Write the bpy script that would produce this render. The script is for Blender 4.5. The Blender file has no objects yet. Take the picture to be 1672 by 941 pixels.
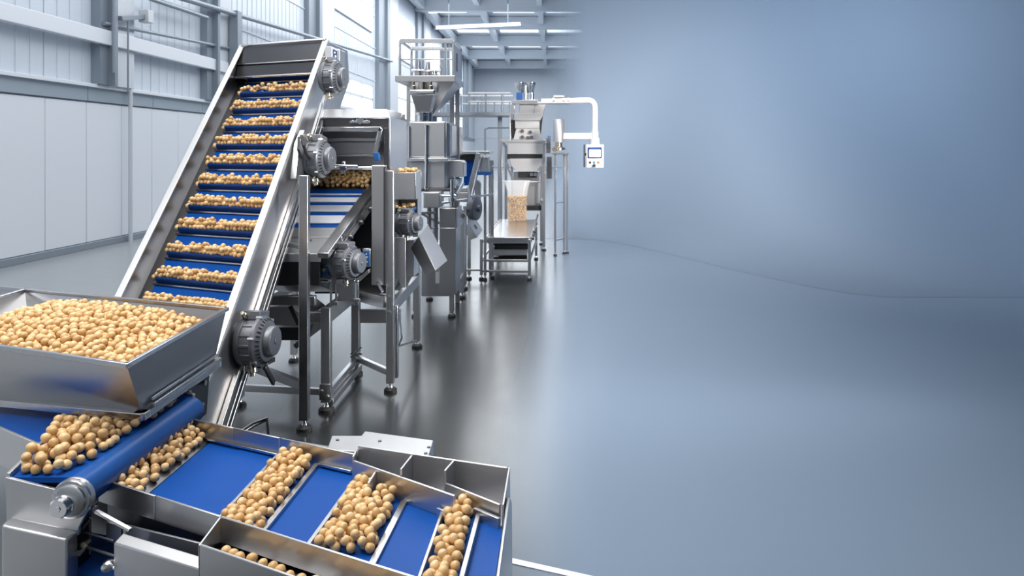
import bpy, bmesh, math, random
import numpy as np
from mathutils import Vector as V, Matrix
random.seed(7)
C = bpy.context.scene.collection
PI = math.pi
# ---------------------------------------------------------------- measuring aids (metres; camera eye at (0,0,2) looking along +Y)
FPX, PX, PY, EYE = 1300.0, 905.0, 245.0, 2.0
def P(px, py, y):
    k = y/FPX
    return V(((px-PX)*k, y, EYE-(py-PY)*k))
def PZ(px, py, z):
    return P(px, py, FPX*(EYE-z)/(py-PY))
def PXc(px, py, x):
    return P(px, py, FPX*x/(px-PX))

# ---------------------------------------------------------------- materials
def mat(name, base, metal=0.0, rough=0.5, brushed=None, bump=0.0, bscale=60, island=0.0, spec=0.5, coat=0.0, noise=0.0, nscale=3.0, rvar=0.08):
    m = bpy.data.materials.new(name); m.use_nodes = True
    nt = m.node_tree; b = nt.nodes['Principled BSDF']
    b.inputs['Base Color'].default_value = (*base, 1)
    b.inputs['Metallic'].default_value = metal
    b.inputs['Roughness'].default_value = rough
    b.inputs['Specular IOR Level'].default_value = spec
    b.inputs['Coat Weight'].default_value = coat
    L = nt.links.new
    tc = nt.nodes.new('ShaderNodeTexCoord')
    if brushed:
        mp = nt.nodes.new('ShaderNodeMapping'); mp.inputs['Scale'].default_value = brushed
        n = nt.nodes.new('ShaderNodeTexNoise'); n.inputs['Scale'].default_value = 1.0; n.inputs['Detail'].default_value = 4
        L(tc.outputs['Object'], mp.inputs[0]); L(mp.outputs[0], n.inputs['Vector'])
        n2 = nt.nodes.new('ShaderNodeTexNoise'); n2.inputs['Scale'].default_value = 2.2; n2.inputs['Detail'].default_value = 2
        L(tc.outputs['Object'], n2.inputs['Vector'])
        ad = nt.nodes.new('ShaderNodeMath'); ad.operation = 'ADD'
        L(n.outputs['Fac'], ad.inputs[0]); L(n2.outputs['Fac'], ad.inputs[1])
        mr = nt.nodes.new('ShaderNodeMapRange')
        mr.inputs['From Min'].default_value = .5; mr.inputs['From Max'].default_value = 1.5
        mr.inputs['To Min'].default_value = rough-rvar; mr.inputs['To Max'].default_value = rough+rvar
        L(ad.outputs[0], mr.inputs['Value']); L(mr.outputs[0], b.inputs['Roughness'])
        if bump:
            bp = nt.nodes.new('ShaderNodeBump'); bp.inputs['Strength'].default_value = bump; bp.inputs['Distance'].default_value = .002
            L(n.outputs['Fac'], bp.inputs['Height']); L(bp.outputs[0], b.inputs['Normal'])
    elif bump:
        n = nt.nodes.new('ShaderNodeTexNoise'); n.inputs['Scale'].default_value = bscale; n.inputs['Detail'].default_value = 3
        L(tc.outputs['Object'], n.inputs['Vector'])
        bp = nt.nodes.new('ShaderNodeBump'); bp.inputs['Strength'].default_value = bump; bp.inputs['Distance'].default_value = .003
        L(n.outputs['Fac'], bp.inputs['Height']); L(bp.outputs[0], b.inputs['Normal'])
    if noise:
        n = nt.nodes.new('ShaderNodeTexNoise'); n.inputs['Scale'].default_value = nscale; n.inputs['Detail'].default_value = 5
        L(tc.outputs['Object'], n.inputs['Vector'])
        mx = nt.nodes.new('ShaderNodeMix'); mx.data_type = 'RGBA'
        mx.inputs['A'].default_value = (*[c*(1-noise) for c in base], 1); mx.inputs['B'].default_value = (*[min(1, c*(1+noise)) for c in base], 1)
        L(n.outputs['Fac'], mx.inputs['Factor']); L(mx.outputs['Result'], b.inputs['Base Color'])
    return m
def emit(name, col, s):
    m = bpy.data.materials.new(name); m.use_nodes = True
    b = m.node_tree.nodes['Principled BSDF']
    b.inputs['Base Color'].default_value = (*col, 1); b.inputs['Roughness'].default_value = .3
    b.inputs['Emission Color'].default_value = (*col, 1); b.inputs['Emission Strength'].default_value = s
    return m
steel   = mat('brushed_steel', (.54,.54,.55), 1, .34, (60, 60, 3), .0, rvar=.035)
steel_h = mat('brushed_steel_level', (.56,.56,.565), 1, .325, (3, 50, 50), .0, rvar=.03)
steel_b = mat('bright_steel', (.66,.66,.67), 1, .235, (50, 5, 50), .0, rvar=.022)
steel_s = mat('satin_steel', (.62,.62,.63), 1, .40, (50, 50, 5), .0, rvar=.04)
steel_d = mat('dark_and_shade_steel', (.16,.16,.168), 1, .35, (60, 60, 5), .0, rvar=.04)  # dark parts; also stands in for dark reflections on some steel
chrome  = mat('polished_steel', (.78,.78,.79), 1, .13)
sheet   = mat('pale_coated_sheet', (.52,.53,.55), .75, .40, (40, 40, 40), .02)
grey_p  = mat('grey_cast_paint', (.17,.18,.20), .4, .38, None, .15, 90)
grey_l  = mat('light_grey_paint', (.62,.64,.67), .1, .4)
black   = mat('black_rubber', (.018,.018,.02), 0, .55)
void    = mat('black_enamel_and_shade', (.022,.023,.025), .3, .45)  # black parts, and blocks put where there is only shade
belt_m  = mat('blue_belt', (.003,.066,.32), 0, .46, None, .03, 300, noise=.08, nscale=6, spec=.12)
roll_m  = mat('blue_roller_belt', (.010,.088,.33), 0, .36, None, .02, 200, noise=.08, spec=.35)
cleat_m = mat('blue_cleat', (.003,.040,.19), 0, .42, spec=.3)
blue_p  = mat('blue_plastic', (.015,.11,.36), 0, .35)
navy    = mat('navy_panel', (.008,.03,.14), 0, .25)
brass   = mat('nickel_brass', (.55,.50,.40), 1, .25)
white_p = mat('white_paint', (.78,.79,.80), 0, .4)
slat_m  = mat('pale_belt_slat', (.72,.75,.82), .2, .35)
amber   = mat('orange_button', (.75,.20,.04), 0, .35)
teal    = mat('teal_button', (.02,.25,.45), 0, .35)
screen  = emit('lit_screen', (.72,.82,.95), .9)
led     = emit('indicator_glow', (.75,.85,1.0), 1.5)
wall_m  = mat('white_wall_sheet', (.62,.67,.74), .05, .38, None, .02, 20)
wall_lo = mat('white_gloss_panel', (.74,.77,.82), .0, .26, None, .03, 2.5)
band_m  = mat('grey_wall_band', (.36,.42,.48), .3, .4)
col_d   = mat('grey_column_paint', (.25,.29,.34), .2, .45)
col_l   = mat('pale_column_paint', (.60,.63,.68), .1, .45)
beam_m  = mat('pale_beam_paint', (.74,.77,.82), .1, .45)
ceil_m  = mat('pale_ceiling_sheet', (.74,.77,.81), .1, .5)
skyl    = emit('daylight_panel', (.84,.93,1.0), 1.15)
lampm   = emit('lamp_tube', (.93,.97,1.0), 2.2)
film = bpy.data.materials.new('clear_bag_film'); film.use_nodes = True
_b = film.node_tree.nodes['Principled BSDF']
_b.inputs['Base Color'].default_value = (.93,.95,.98,1); _b.inputs['Roughness'].default_value = .12; _b.inputs['Alpha'].default_value = .14

film2 = film.copy(); film2.name = 'clear_bag_neck'; film2.node_tree.nodes['Principled BSDF'].inputs['Alpha'].default_value = .42
pea = bpy.data.materials.new('tan_chickpea_skin'); pea.use_nodes = True
def _pea():
    nt = pea.node_tree; L = nt.links.new; b = nt.nodes['Principled BSDF']
    g = nt.nodes.new('ShaderNodeNewGeometry'); oi = nt.nodes.new('ShaderNodeObjectInfo')
    ad = nt.nodes.new('ShaderNodeMath'); ad.operation = 'ADD'
    L(g.outputs['Random Per Island'], ad.inputs[0]); L(oi.outputs['Random'], ad.inputs[1])
    fr = nt.nodes.new('ShaderNodeMath'); fr.operation = 'FRACT'; L(ad.outputs[0], fr.inputs[0])
    cr = nt.nodes.new('ShaderNodeValToRGB'); e = cr.color_ramp.elements
    e[0].color = (.68,.415,.175,1); e[1].color = (.90,.65,.35,1)
    e.new(.5).color = (.80,.525,.24,1)
    L(fr.outputs[0], cr.inputs[0])
    tc = nt.nodes.new('ShaderNodeTexCoord')
    n = nt.nodes.new('ShaderNodeTexNoise'); n.inputs['Scale'].default_value = 70; n.inputs['Detail'].default_value = 3
    L(tc.outputs['Object'], n.inputs['Vector'])
    mx = nt.nodes.new('ShaderNodeMix'); mx.data_type = 'RGBA'; mx.blend_type = 'MULTIPLY'
    mr = nt.nodes.new('ShaderNodeMapRange'); mr.inputs['To Min'].default_value = .78; mr.inputs['To Max'].default_value = 1.12
    L(n.outputs['Fac'], mr.inputs['Value']); cb = nt.nodes.new('ShaderNodeCombineColor')
    for i in range(3): L(mr.outputs[0], cb.inputs[i])
    mx.inputs['Factor'].default_value = 1
    L(cr.outputs[0], mx.inputs['A']); L(cb.outputs[0], mx.inputs['B']); L(mx.outputs['Result'], b.inputs['Base Color'])
    b.inputs['Roughness'].default_value = .38; b.inputs['Subsurface Weight'].default_value = .0
    bp = nt.nodes.new('ShaderNodeBump'); bp.inputs['Strength'].default_value = .25; bp.inputs['Distance'].default_value = .004
    L(n.outputs['Fac'], bp.inputs['Height']); L(bp.outputs[0], b.inputs['Normal'])
_pea()

# ---------------------------------------------------------------- mesh builder
SPLIT = set('bracket_bolt mounting_bracket side_cover lane_stop leg_clamp sealing_jaw guide_rail upper_beam floor_beam leg_beam frame_bar frame_beam cross_bar post rail rail_post support_post feed_cup feed_tube drive_stay white_bracket screen_bar side_bucket valve_rack cover_screw rod_nut tension_rod belt_guide edge_strip guide_roller rail_bolt end_bolt chute_valve lid_clamp load_cell support_plate film_guide stand_brace rack_bar motor_cable cable_duct pole_bracket tail_stay cover_edge jaw_cylinder leg hanger cable_gland flange_bolt leg_bolt drive_base drive_tray drip_pan rear_stay brass_valve top_rail chain_guide belt_slat side_frame side_rail drive_bracket corner_tube pipe_run guard_rail lower_panel cage_bar base_plate head_frame side_bead'.split())
class MB:
    def __init__(s): s.bm = bmesh.new()
    def box(s, x0, x1, y0, y1, z0, z1):
        return s.obox(V(((x0+x1)/2,(y0+y1)/2,(z0+z1)/2)), V((abs(x1-x0)/2,0,0)), V((0,abs(y1-y0)/2,0)), V((0,0,abs(z1-z0)/2)))
    def obox(s, c, a, b, d):
        vs = [s.bm.verts.new(c+a*i+b*j+d*k) for i in (-1,1) for j in (-1,1) for k in (-1,1)]
        for f in ((0,1,3,2),(4,6,7,5),(0,4,5,1),(2,3,7,6),(0,2,6,4),(1,5,7,3)): s.bm.faces.new([vs[i] for i in f])
        return s
    def bar(s, p, q, w, h=None, up=V((0,0,1)), ext=0):
        h = w if h is None else h
        p, q = V(p), V(q); d = (q-p); l = d.length; d.normalize()
        if abs(d.dot(up)) > .98: up = V((0,1,0))
        x = d.cross(up).normalized(); z = x.cross(d)
        return s.obox((p+q)/2, d*(l/2+ext), x*(w/2), z*(h/2))
    def prism(s, pts, vec):
        pts = [V(p) for p in pts]; vec = V(vec); n = len(pts)
        a = [s.bm.verts.new(p) for p in pts]; b = [s.bm.verts.new(p+vec) for p in pts]
        s.bm.faces.new(a); s.bm.faces.new(b[::-1])
        for i in range(n): s.bm.faces.new((a[i], b[i], b[(i+1)%n], a[(i+1)%n]))
        return s
    def plate(s, pts, t):
        pts = [V(p) for p in pts]; n = (pts[1]-pts[0]).cross(pts[2]-pts[0]).normalized()
        return s.prism([p-n*(t/2) for p in pts], n*t)
    def loft(s, A, B, capA=True, capB=True):
        a = [s.bm.verts.new(V(p)) for p in A]; b = [s.bm.verts.new(V(p)) for p in B]; n = len(a)
        for i in range(n): s.bm.faces.new((a[i], a[(i+1)%n], b[(i+1)%n], b[i]))
        if capA: s.bm.faces.new(a[::-1])
        if capB: s.bm.faces.new(b)
        return s
    def lathe(s, prof, o, ax, seg=24, phase=0.0):
        o = V(o); ax = V(ax).normalized(); t = V((0,0,1)) if abs(ax.z) < .9 else V((1,0,0))
        u = ax.cross(t).normalized(); w = ax.cross(u); rings = []
        for r, h in prof:
            rings.append([s.bm.verts.new(o+ax*h+(u*math.cos(phase+2*PI*i/seg)+w*math.sin(phase+2*PI*i/seg))*max(r,1e-4)) for i in range(seg)])
        for A, B in zip(rings, rings[1:]):
            for i in range(seg): s.bm.faces.new((A[i], A[(i+1)%seg], B[(i+1)%seg], B[i]))
        s.bm.faces.new(rings[0][::-1]); s.bm.faces.new(rings[-1])
        return s
    def tube(s, p, q, r, seg=12):
        p, q = V(p), V(q); return s.lathe([(r,0),(r,(q-p).length)], p, q-p, seg)
    def path(s, pts, r, seg=8):
        pts = [V(p) for p in pts]; rings = []
        for i, p in enumerate(pts):
            d = (pts[min(i+1,len(pts)-1)]-pts[max(i-1,0)]).normalized()
            t = V((0,0,1)) if abs(d.z) < .9 else V((1,0,0))
            u = d.cross(t).normalized(); w = d.cross(u)
            rings.append([s.bm.verts.new(p+(u*math.cos(2*PI*k/seg)+w*math.sin(2*PI*k/seg))*r) for k in range(seg)])
        for A, B in zip(rings, rings[1:]):
            best = min(range(seg), key=lambda o: sum((A[k].co-B[(k+o)%seg].co).length for k in range(seg)))
            for k in range(seg): s.bm.faces.new((A[k], A[(k+1)%seg], B[(k+1+best)%seg], B[(k+best)%seg]))
        s.bm.faces.new(rings[0][::-1]); s.bm.faces.new(rings[-1])
        return s
    def hexnut(s, o, ax, r=.012, h=.01): return s.lathe([(r,0),(r,h)], o, ax, 6)
    def build(s, name, m, parent=None, bevel=0.0, smooth=35, base=None, seg=2):
        bm = s.bm; bmesh.ops.recalc_face_normals(bm, faces=bm.faces)
        if name in SPLIT:
            bm.verts.index_update(); seen = {}; k = 0
            for v in bm.verts:
                if v.index in seen: continue
                st = [v]; seen[v.index] = k
                while st:
                    q = st.pop()
                    for e in q.link_edges:
                        o_ = e.other_vert(q)
                        if o_.index not in seen: seen[o_.index] = k; st.append(o_)
                k += 1
            if k > 1:
                out = []
                for i in range(k):
                    c = MB(); mp_ = {v.index: c.bm.verts.new(v.co) for v in bm.verts if seen[v.index] == i}
                    for f in bm.faces:
                        if seen[f.verts[0].index] == i: c.bm.faces.new([mp_[v.index] for v in f.verts])
                    out.append(c._build(name, m, parent, bevel, smooth, base, seg))
                bm.free(); return out[0]
        return s._build(name, m, parent, bevel, smooth, base, seg)
    def _build(s, name, m, parent, bevel, smooth, base, seg):
        bm = s.bm; bmesh.ops.recalc_face_normals(bm, faces=bm.faces)
        me = bpy.data.meshes.new(name)
        org = V(parent['_o']) if parent is not None else (V(base) if base is not None else V((0,0,0)))
        bmesh.ops.translate(bm, verts=bm.verts, vec=-org)
        bm.to_mesh(me); bm.free()
        me.polygons.foreach_set('use_smooth', [True]*len(me.polygons)); me.set_sharp_from_angle(angle=math.radians(smooth))
        me.materials.append(m)
        o = bpy.data.objects.new(name, me); C.objects.link(o)
        if parent is not None: o.parent = parent
        else: o.location = org
        o['_o'] = tuple(org)
        if bevel:
            b = o.modifiers.new('edge', 'BEVEL'); b.width = bevel; b.segments = seg; b.limit_method = 'ANGLE'; b.angle_limit = math.radians(40); b.harden_normals = False
        return o
def tag(o, label, cat, group=None, kind=None):
    o['label'] = label; o['category'] = cat
    if group: o['group'] = group
    if kind: o['kind'] = kind
    return o
def thing(name, label, cat, loc, group=None):
    o = bpy.data.objects.new(name, None); C.objects.link(o); o.empty_display_size = .1
    o.location = V(loc); o['_o'] = tuple(V(loc))
    return tag(o, label, cat, group)
def struct(mb, name, m, bevel=0, parent=None, smooth=35):
    o = mb.build(name, m, parent, bevel, smooth)
    if parent is None: o['kind'] = 'structure'
    return o

def foot(mb_steel, mb_rubber, x, y, r=.035, h=.09):
    mb_rubber.lathe([(r*1.15,0),(r*1.15,.022),(r*.75,.040)], (x,y,0), (0,0,1), 20)
    mb_steel.lathe([(r*.42,.040),(r*.36,.048),(.011,.050),(.011,h)], (x,y,0), (0,0,1), 14)
def leg(parent, x, y, ztop, w=.06, name='leg', m=None, d=None):
    h = .085
    a = MB(); a.box(x-w/2, x+w/2, y-(d or w)/2, y+(d or w)/2, h-.01, ztop)
    l = a.build(name, m or steel_b, parent, .004)
    s, r = MB(), MB(); foot(s, r, x, y, w*.75, h)
    f = r.build('foot_pad', black, l); s.build('foot_screw', chrome, l)
    return l

def motor(parent, c, ax, r, length, name='gear_motor', tb=(0,.2,1), cyl=.62):
    """flanged gear motor: mounting flange, ribbed body, ring of vents, end cap, terminal box, glands. c = point on the mounting face"""
    c, ax = V(c), V(ax).normalized()
    t = V((0,0,1)) if abs(ax.z) < .9 else V((1,0,0)); u = ax.cross(t).normalized(); w = u.cross(ax)
    b = MB(); L = length
    b.lathe([(r*.78,0),(r*.80,L*.10),(r*.97,L*.11),(r,L*.15),(r,L*.24),(r*.93,L*.26),(r*.93,L*.50),(r*1.02,L*.52),(r*1.02,L*.60),(r*.95,L*.63),(r*.80,L*.74),(r*.66,L*.76)], c, ax, 40)
    for i in range(14):
        a = 2*PI*i/14
        d = u*math.cos(a)+w*math.sin(a); tt = ax.cross(d)
        b.obox(c+ax*L*.38+d*r*.93, ax*L*.13, tt*r*.05, d*r*.045)
    o = b.build(name, grey_p, parent, .002)
    cap = MB(); cap.lathe([(r*.62,L*.75),(r*.62,L*.87),(r*.57,L*.92),(r*.50,L*.93)], c, ax, 36)
    cap.lathe([(r*.14,L*.93),(r*.12,L*.95)], c, ax, 16)
    cap.build('end_cap', grey_p, o, .003)
    ven = MB()
    for i in range(30):
        a = 2*PI*i/30; d = u*math.cos(a)+w*math.sin(a); tt = ax.cross(d)
        ven.obox(c+ax*L*.695+d*r*.86, ax*L*.035+d*(-r*.045), tt*r*.022, d*r*.02+ax*L*.012)
    ven.build('vent_ring', void, o)
    bolts = MB()
    for i in range(6):
        a = 2*PI*i/6+.3; d = u*math.cos(a)+w*math.sin(a)
        bolts.lathe([(r*.075,L*.5),(r*.075,L*.645)], c+d*r*1.02, ax, 6)
    bolts.build('flange_bolt', chrome, o)
    tbv = V(tb).normalized(); side = ax.cross(tbv).normalized(); tbv = side.cross(ax)
    bx = MB(); bx.obox(c+ax*L*.36+tbv*r*1.02, ax*L*.22, side*r*.46, tbv*r*.20)
    bx.build('terminal_box', grey_p, o, .008)
    g = MB()
    for k in (-.5,.5):
        q = c+ax*L*.22+tbv*r*.95+side*r*k*.9
        g.lathe([(r*.11,0),(r*.11,r*.2),(r*.075,r*.22),(r*.075,r*.36)], q, side*(1 if k > 0 else -1)+tbv*.5, 10)
    q = c+ax*L*.34-tbv*r*.9
    g.lathe([(r*.13,0),(r*.13,r*.18),(r*.2,r*.2),(r*.2,r*.38),(r*.12,r*.4),(r*.12,r*.52)], q, -tbv+ax*.25, 12)
    g.lathe([(r*.09,0),(r*.09,r*.3)], q-ax*L*.16, -tbv, 10)
    g.build('cable_gland', brass, o)
    return o

# ================================================================ THE SETTING
XW, YB, ZC = -9.4, 94.0, 12.4
# floor: dark polished resin under the line, blue-grey haze fade put into the colour right of it
fl = MB(); fl.box(-9.8, 24, -3, 96, -.2, 0)
floor_m = bpy.data.materials.new('resin_floor'); floor_m.use_nodes = True
def _floor():
    nt = floor_m.node_tree; L = nt.links.new; b = nt.nodes['Principled BSDF']
    tc = nt.nodes.new('ShaderNodeTexCoord'); sp = nt.nodes.new('ShaderNodeSeparateXYZ'); L(tc.outputs['Object'], sp.inputs[0])
    n = nt.nodes.new('ShaderNodeTexNoise'); n.inputs['Scale'].default_value = .9; n.inputs['Detail'].default_value = 4
    L(tc.outputs['Object'], n.inputs['Vector'])
    mr = nt.nodes.new('ShaderNodeMapRange'); mr.interpolation_type = 'SMOOTHSTEP'
    mr.inputs['From Min'].default_value = -.55; mr.inputs['From Max'].default_value = .20
    L(sp.outputs['X'], mr.inputs['Value'])
    mx = nt.nodes.new('ShaderNodeMix'); mx.data_type = 'RGBA'
    mv = nt.nodes.new('ShaderNodeMix'); mv.data_type = 'RGBA'
    mv.inputs['A'].default_value = (.016,.018,.019,1); mv.inputs['B'].default_value = (.034,.037,.040,1)
    L(n.outputs['Fac'], mv.inputs['Factor'])
    ml = nt.nodes.new('ShaderNodeMix'); ml.data_type = 'RGBA'; ml.inputs['A'].default_value = (.27,.285,.30,1); L(mv.outputs['Result'], ml.inputs['B'])
    mr2 = nt.nodes.new('ShaderNodeMapRange'); mr2.interpolation_type = 'SMOOTHSTEP'; mr2.inputs['From Min'].default_value = -2.75; mr2.inputs['From Max'].default_value = -1.85
    L(sp.outputs['X'], mr2.inputs['Value']); L(mr2.outputs[0], ml.inputs['Factor']); L(ml.outputs['Result'], mx.inputs['A']); mx.inputs['B'].default_value = (*CYC, 1)
    L(mr.outputs[0], mx.inputs['Factor']); L(mx.outputs['Result'], b.inputs['Base Color'])
    rr = nt.nodes.new('ShaderNodeMapRange'); rr.inputs['To Min'].default_value = .19; rr.inputs['To Max'].default_value = .19
    L(mr.outputs[0], rr.inputs['Value'])
    n3 = nt.nodes.new('ShaderNodeTexNoise'); n3.inputs['Scale'].default_value = 3; n3.inputs['Detail'].default_value = 6
    L(tc.outputs['Object'], n3.inputs['Vector'])
    ma = nt.nodes.new('ShaderNodeMath'); ma.operation = 'MULTIPLY_ADD'; ma.inputs[1].default_value = .06
    L(n3.outputs['Fac'], ma.inputs[0]); L(rr.outputs[0], ma.inputs[2]); L(ma.outputs[0], b.inputs['Roughness'])
    sr = nt.nodes.new('ShaderNodeMapRange'); sr.inputs['To Min'].default_value = .31; sr.inputs['To Max'].default_value = .05
    L(mr.outputs[0], sr.inputs['Value']); L(sr.outputs[0], b.inputs['Specular IOR Level'])
    bp = nt.nodes.new('ShaderNodeBump'); bp.inputs['Strength'].default_value = .012; bp.inputs['Distance'].default_value = .01
    L(n3.outputs['Fac'], bp.inputs['Height']); L(bp.outputs[0], b.inputs['Normal'])
CYC = (.185,.245,.33)
_floor()
struct(fl, 'floor', floor_m)

# added coved backdrop standing for the blue-grey fade, left edge faded by alpha
cyc_m = bpy.data.materials.new('blue_grey_fade'); cyc_m.use_nodes = True
def _cyc():
    nt = cyc_m.node_tree; L = nt.links.new; b = nt.nodes['Principled BSDF']
    b.inputs['Base Color'].default_value = (*CYC, 1); b.inputs['Roughness'].default_value = .7; b.inputs['Specular IOR Level'].default_value = .12
    tc = nt.nodes.new('ShaderNodeTexCoord'); sp = nt.nodes.new('ShaderNodeSeparateXYZ'); L(tc.outputs['Object'], sp.inputs[0])
    mr = nt.nodes.new('ShaderNodeMapRange'); mr.interpolation_type = 'SMOOTHSTEP'
    mr.inputs['From Min'].default_value = -.45; mr.inputs['From Max'].default_value = .95
    L(sp.outputs['X'], mr.inputs['Value']); L(mr.outputs[0], b.inputs['Alpha'])
_cyc()
cyc_s = mat('blue_grey_paint', CYC, 0, .7, spec=.12)
YC, RC = 21.0, 3.2
cy = MB()
def cove(x):
    k = min(1, max(0, (x-.6)/4.0)); k = k*k*(3-2*k); ly, lz = RC+7.0*k, RC+2.2*k
    return [(YC-ly+ly*math.sin(PI/2*i/32), .002+lz-lz*math.cos(PI/2*i/32)) for i in range(33)]+[(YC, 8.05)]
prof = cove(0)
xs = [-.45+1.4*i/12 for i in range(13)]+[1.3+.4*i for i in range(10)]+[6,8,10,13.6]
gr = [[cy.bm.verts.new((x, y, z)) for (y, z) in cove(x)] for x in xs]
for a, b in zip(gr, gr[1:]):
    for i in range(len(prof)-1): cy.bm.faces.new((a[i], a[i+1], b[i+1], b[i]))
struct(cy, 'wall_fade_backdrop', cyc_m, smooth=60)

# unseen low ceiling, added to keep sky light off the right-hand floor
w = MB(); w.box(.2, 13.9, -3, YC+.2, 8.0, 8.3); struct(w, 'ceiling_light_blocker', ceil_m)
w = MB(); w.box(13.6, 13.9, -3, YC+.2, 0, 8.05); struct(w, 'side_light_blocker', cyc_s)  # unseen side wall, added to darken the right-hand floor
w = MB(); w.box(1.3, 13.9, -3.2, -3, 0, 8.05); struct(w, 'rear_light_blocker', cyc_s)  # unseen wall behind the camera, added to shut out sky light
# left wall: gloss panels below, grey band, ribbed sheet above
w = MB(); w.box(XW-.3, XW-.06, -3, 96, 0, ZC+.3); wl = struct(w, 'wall_left', wall_m)
w = MB(); y = 3.0
while y < 94:
    w.box(XW-.06, XW, y+.012, y+1.288, .14, 2.96); y += 1.3
w.build('lower_panels', wall_lo, wl, .006)
w = MB(); y = 3.0
while y < 94:
    w.box(XW-.06, XW-.03, y+.008, y+1.95-.008, 3.33, ZC); y += 1.95
y = 3.0
while y < 60:
    w.box(XW-.04, XW-.018, y, y+.03, 3.33, ZC); y += .39
for z in (5.6, 7.3, 9.0): w.box(XW-.05, XW+.0, 3, 94, z, z+.05)
w.build('ribbed_sheet', wall_m, wl)
w = MB(); y = 3.0
while y < 94:
    w.box(XW-.06, XW+.03, y+.01, y+2.59, 2.99, 3.27); y += 2.6
w.build('grey_band', band_m, wl, .004)
t = MB(); t.box(XW-.06, XW+.10, 2, 94, 3.27, 3.34); struct(t, 'trim_1', beam_m, .006)
t = MB(); t.box(XW-.06, XW+.05, 2, 94, 0, .13); struct(t, 'baseboard_left', col_d, .006)
t = MB(); t.box(XW+.10, XW+.24, 2, 22.4, 4.16, 4.46); struct(t, 'trim_2', beam_m, .01)
n = 3
def column(yc, dw, lw, z=ZC):
    global n
    a = MB(); a.box(XW-.05, XW+.16, yc, yc+dw, 0 if z < 0 else 3.34, ZC)
    a.box(XW-.05, XW+.30, yc+dw*.7, yc+dw, 3.34, ZC)
    o = struct(a, 'trim_%d' % n, col_d, .01); n += 1
    b = MB(); b.box(XW-.05, XW+.16, yc+dw+.02, yc+dw+lw, 3.34, ZC); b.build('pale_flange', col_l, o, .01)
for yc, dw, lw in ((16.2,.42,.9),(21.2,.5,1.0),(30.0,1.3,2.2),(42,2.2,3),(54,2.4,3),(67,2.6,3),(82,3,4)): column(yc, dw, lw)
# clerestory windows, daylight behind
wn = 1
for y0, y1, z0, z1 in ((32,41,8.1,10.6),(44.6,53.4,7.6,10.2),(57,66,7.6,10.2),(70,81,7.6,10.2),(32,41,3.9,5.3),(44.6,53.4,3.9,6.4),(57,66,3.9,6.4),(70,81,3.6,6.6)):
    a = MB()
    for yy in (y0, y1): a.box(XW-.06, XW+.06, yy-.06, yy+.06, z0, z1)
    for zz in (z0, (z0+z1)/2, z1): a.box(XW-.06, XW+.06, y0, y1, zz-.05, zz+.05)
    k = 4
    for i in range(1, k): a.box(XW-.06, XW+.05, y0+(y1-y0)*i/k-.04, y0+(y1-y0)*i/k+.04, z0, z1)
    o = struct(a, 'window_%d' % wn, col_l); wn += 1
    g = MB(); g.box(XW-.05, XW+.01, y0, y1, z0, z1); g.build('window_pane', skyl, o)
# rails of the upper gallery on the wall (round bars), pipes
def rail(p, q, r, name, m, label, cat='pipe'):
    a = MB(); a.tube(p, q, r, 12); return tag(a.build(name, m, None, base=p), label, cat)
rail(PXc(213,-40,XW+.12), V((XW+.12, PXc(213,0,XW+.12).y, .0)), .045, 'wall_pipe', col_l, 'tall grey vertical pipe standing against the white wall panels', 'pipe')
rail(PXc(185,-30,XW+.34), PXc(185,119,XW+.34), .03, 'conduit', col_d, 'thin dark conduit dropping down the wall beside the dark column', 'pipe')
t = thing('wall_lamp', 'small bracket lamp on a thin post high on the left wall', 'lamp', PXc(209,150,XW+.3))
a = MB(); a.tube(PXc(209,150,XW+.3), PXc(209,35,XW+.3), .02, 10); a.build('post', col_d, t)
a = MB(); a.bar(PXc(196,30,XW+.3), PXc(238,27,XW+.3), .10, .10); a.build('arm', col_d, t, .01)
a = MB(); a.box(XW+.2, XW+.42, PXc(238,27,XW+.3).y-.12, PXc(238,27,XW+.3).y+.12, PXc(238,27,XW+.3).z-.14, PXc(238,27,XW+.3).z+.14)
a.build('lamp_head', grey_l, t, .01)
t = thing('gallery_railing', 'long grey tube railing high along the left wall above the elevator', 'railing', (XW+.3, 14, 4.9))
a = MB()
a.tube(PXc(245,-2,XW+.35), PXc(338,29,XW+.35), .05); a.tube(PXc(280,-8,XW+.35), PXc(640,100,XW+.35), .07)
a.build('top_rail', col_d, t)
a = MB(); a.tube(PXc(170,38,XW+.2), PXc(420,88,XW+.2), .04); a.build('mid_rail', col_d, t)
a = MB(); a.box(XW+.2, XW+.45, PXc(386,60,XW+.35).y-.15, PXc(386,60,XW+.35).y+.15, 4.3, 5.95); a.build('rail_post', col_d, t, .01)

# far wall, roof, trusses, skylights
w = MB(); w.box(XW-.3, 24, YB, YB+.3, 0, ZC+.3); wb = struct(w, 'wall_back', wall_m)
w = MB(); x = XW
while x < 10: w.box(x+.02, x+1.9, YB-.05, YB, 3.4, ZC); x += 2.0
w.build('wall_sheets', wall_m, wb)
w = MB(); w.box(XW-.3, 14, 40, YB+.3, ZC, ZC+.25); struct(w, 'ceiling', ceil_m)
def beam(x0, y0, x1, y1, z, wd, h, m=beam_m):
    global n
    a = MB(); a.bar((x0,y0,z), (x1,y1,z), wd, h); struct(a, 'trim_%d' % n, m, .02); n += 1
for yy in (54, 62, 72, 82, 92): beam(XW, yy, 8, yy, ZC-.55, .5, .9, col_l)
for xx in (-5.2, -1.0, 3): beam(xx, 44, xx, 93, ZC-.35, .35, .6, beam_m)
beam(XW+.4, 40, XW+.4, 93, ZC-.5, .5, .7, beam_m)
sk = 1
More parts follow.
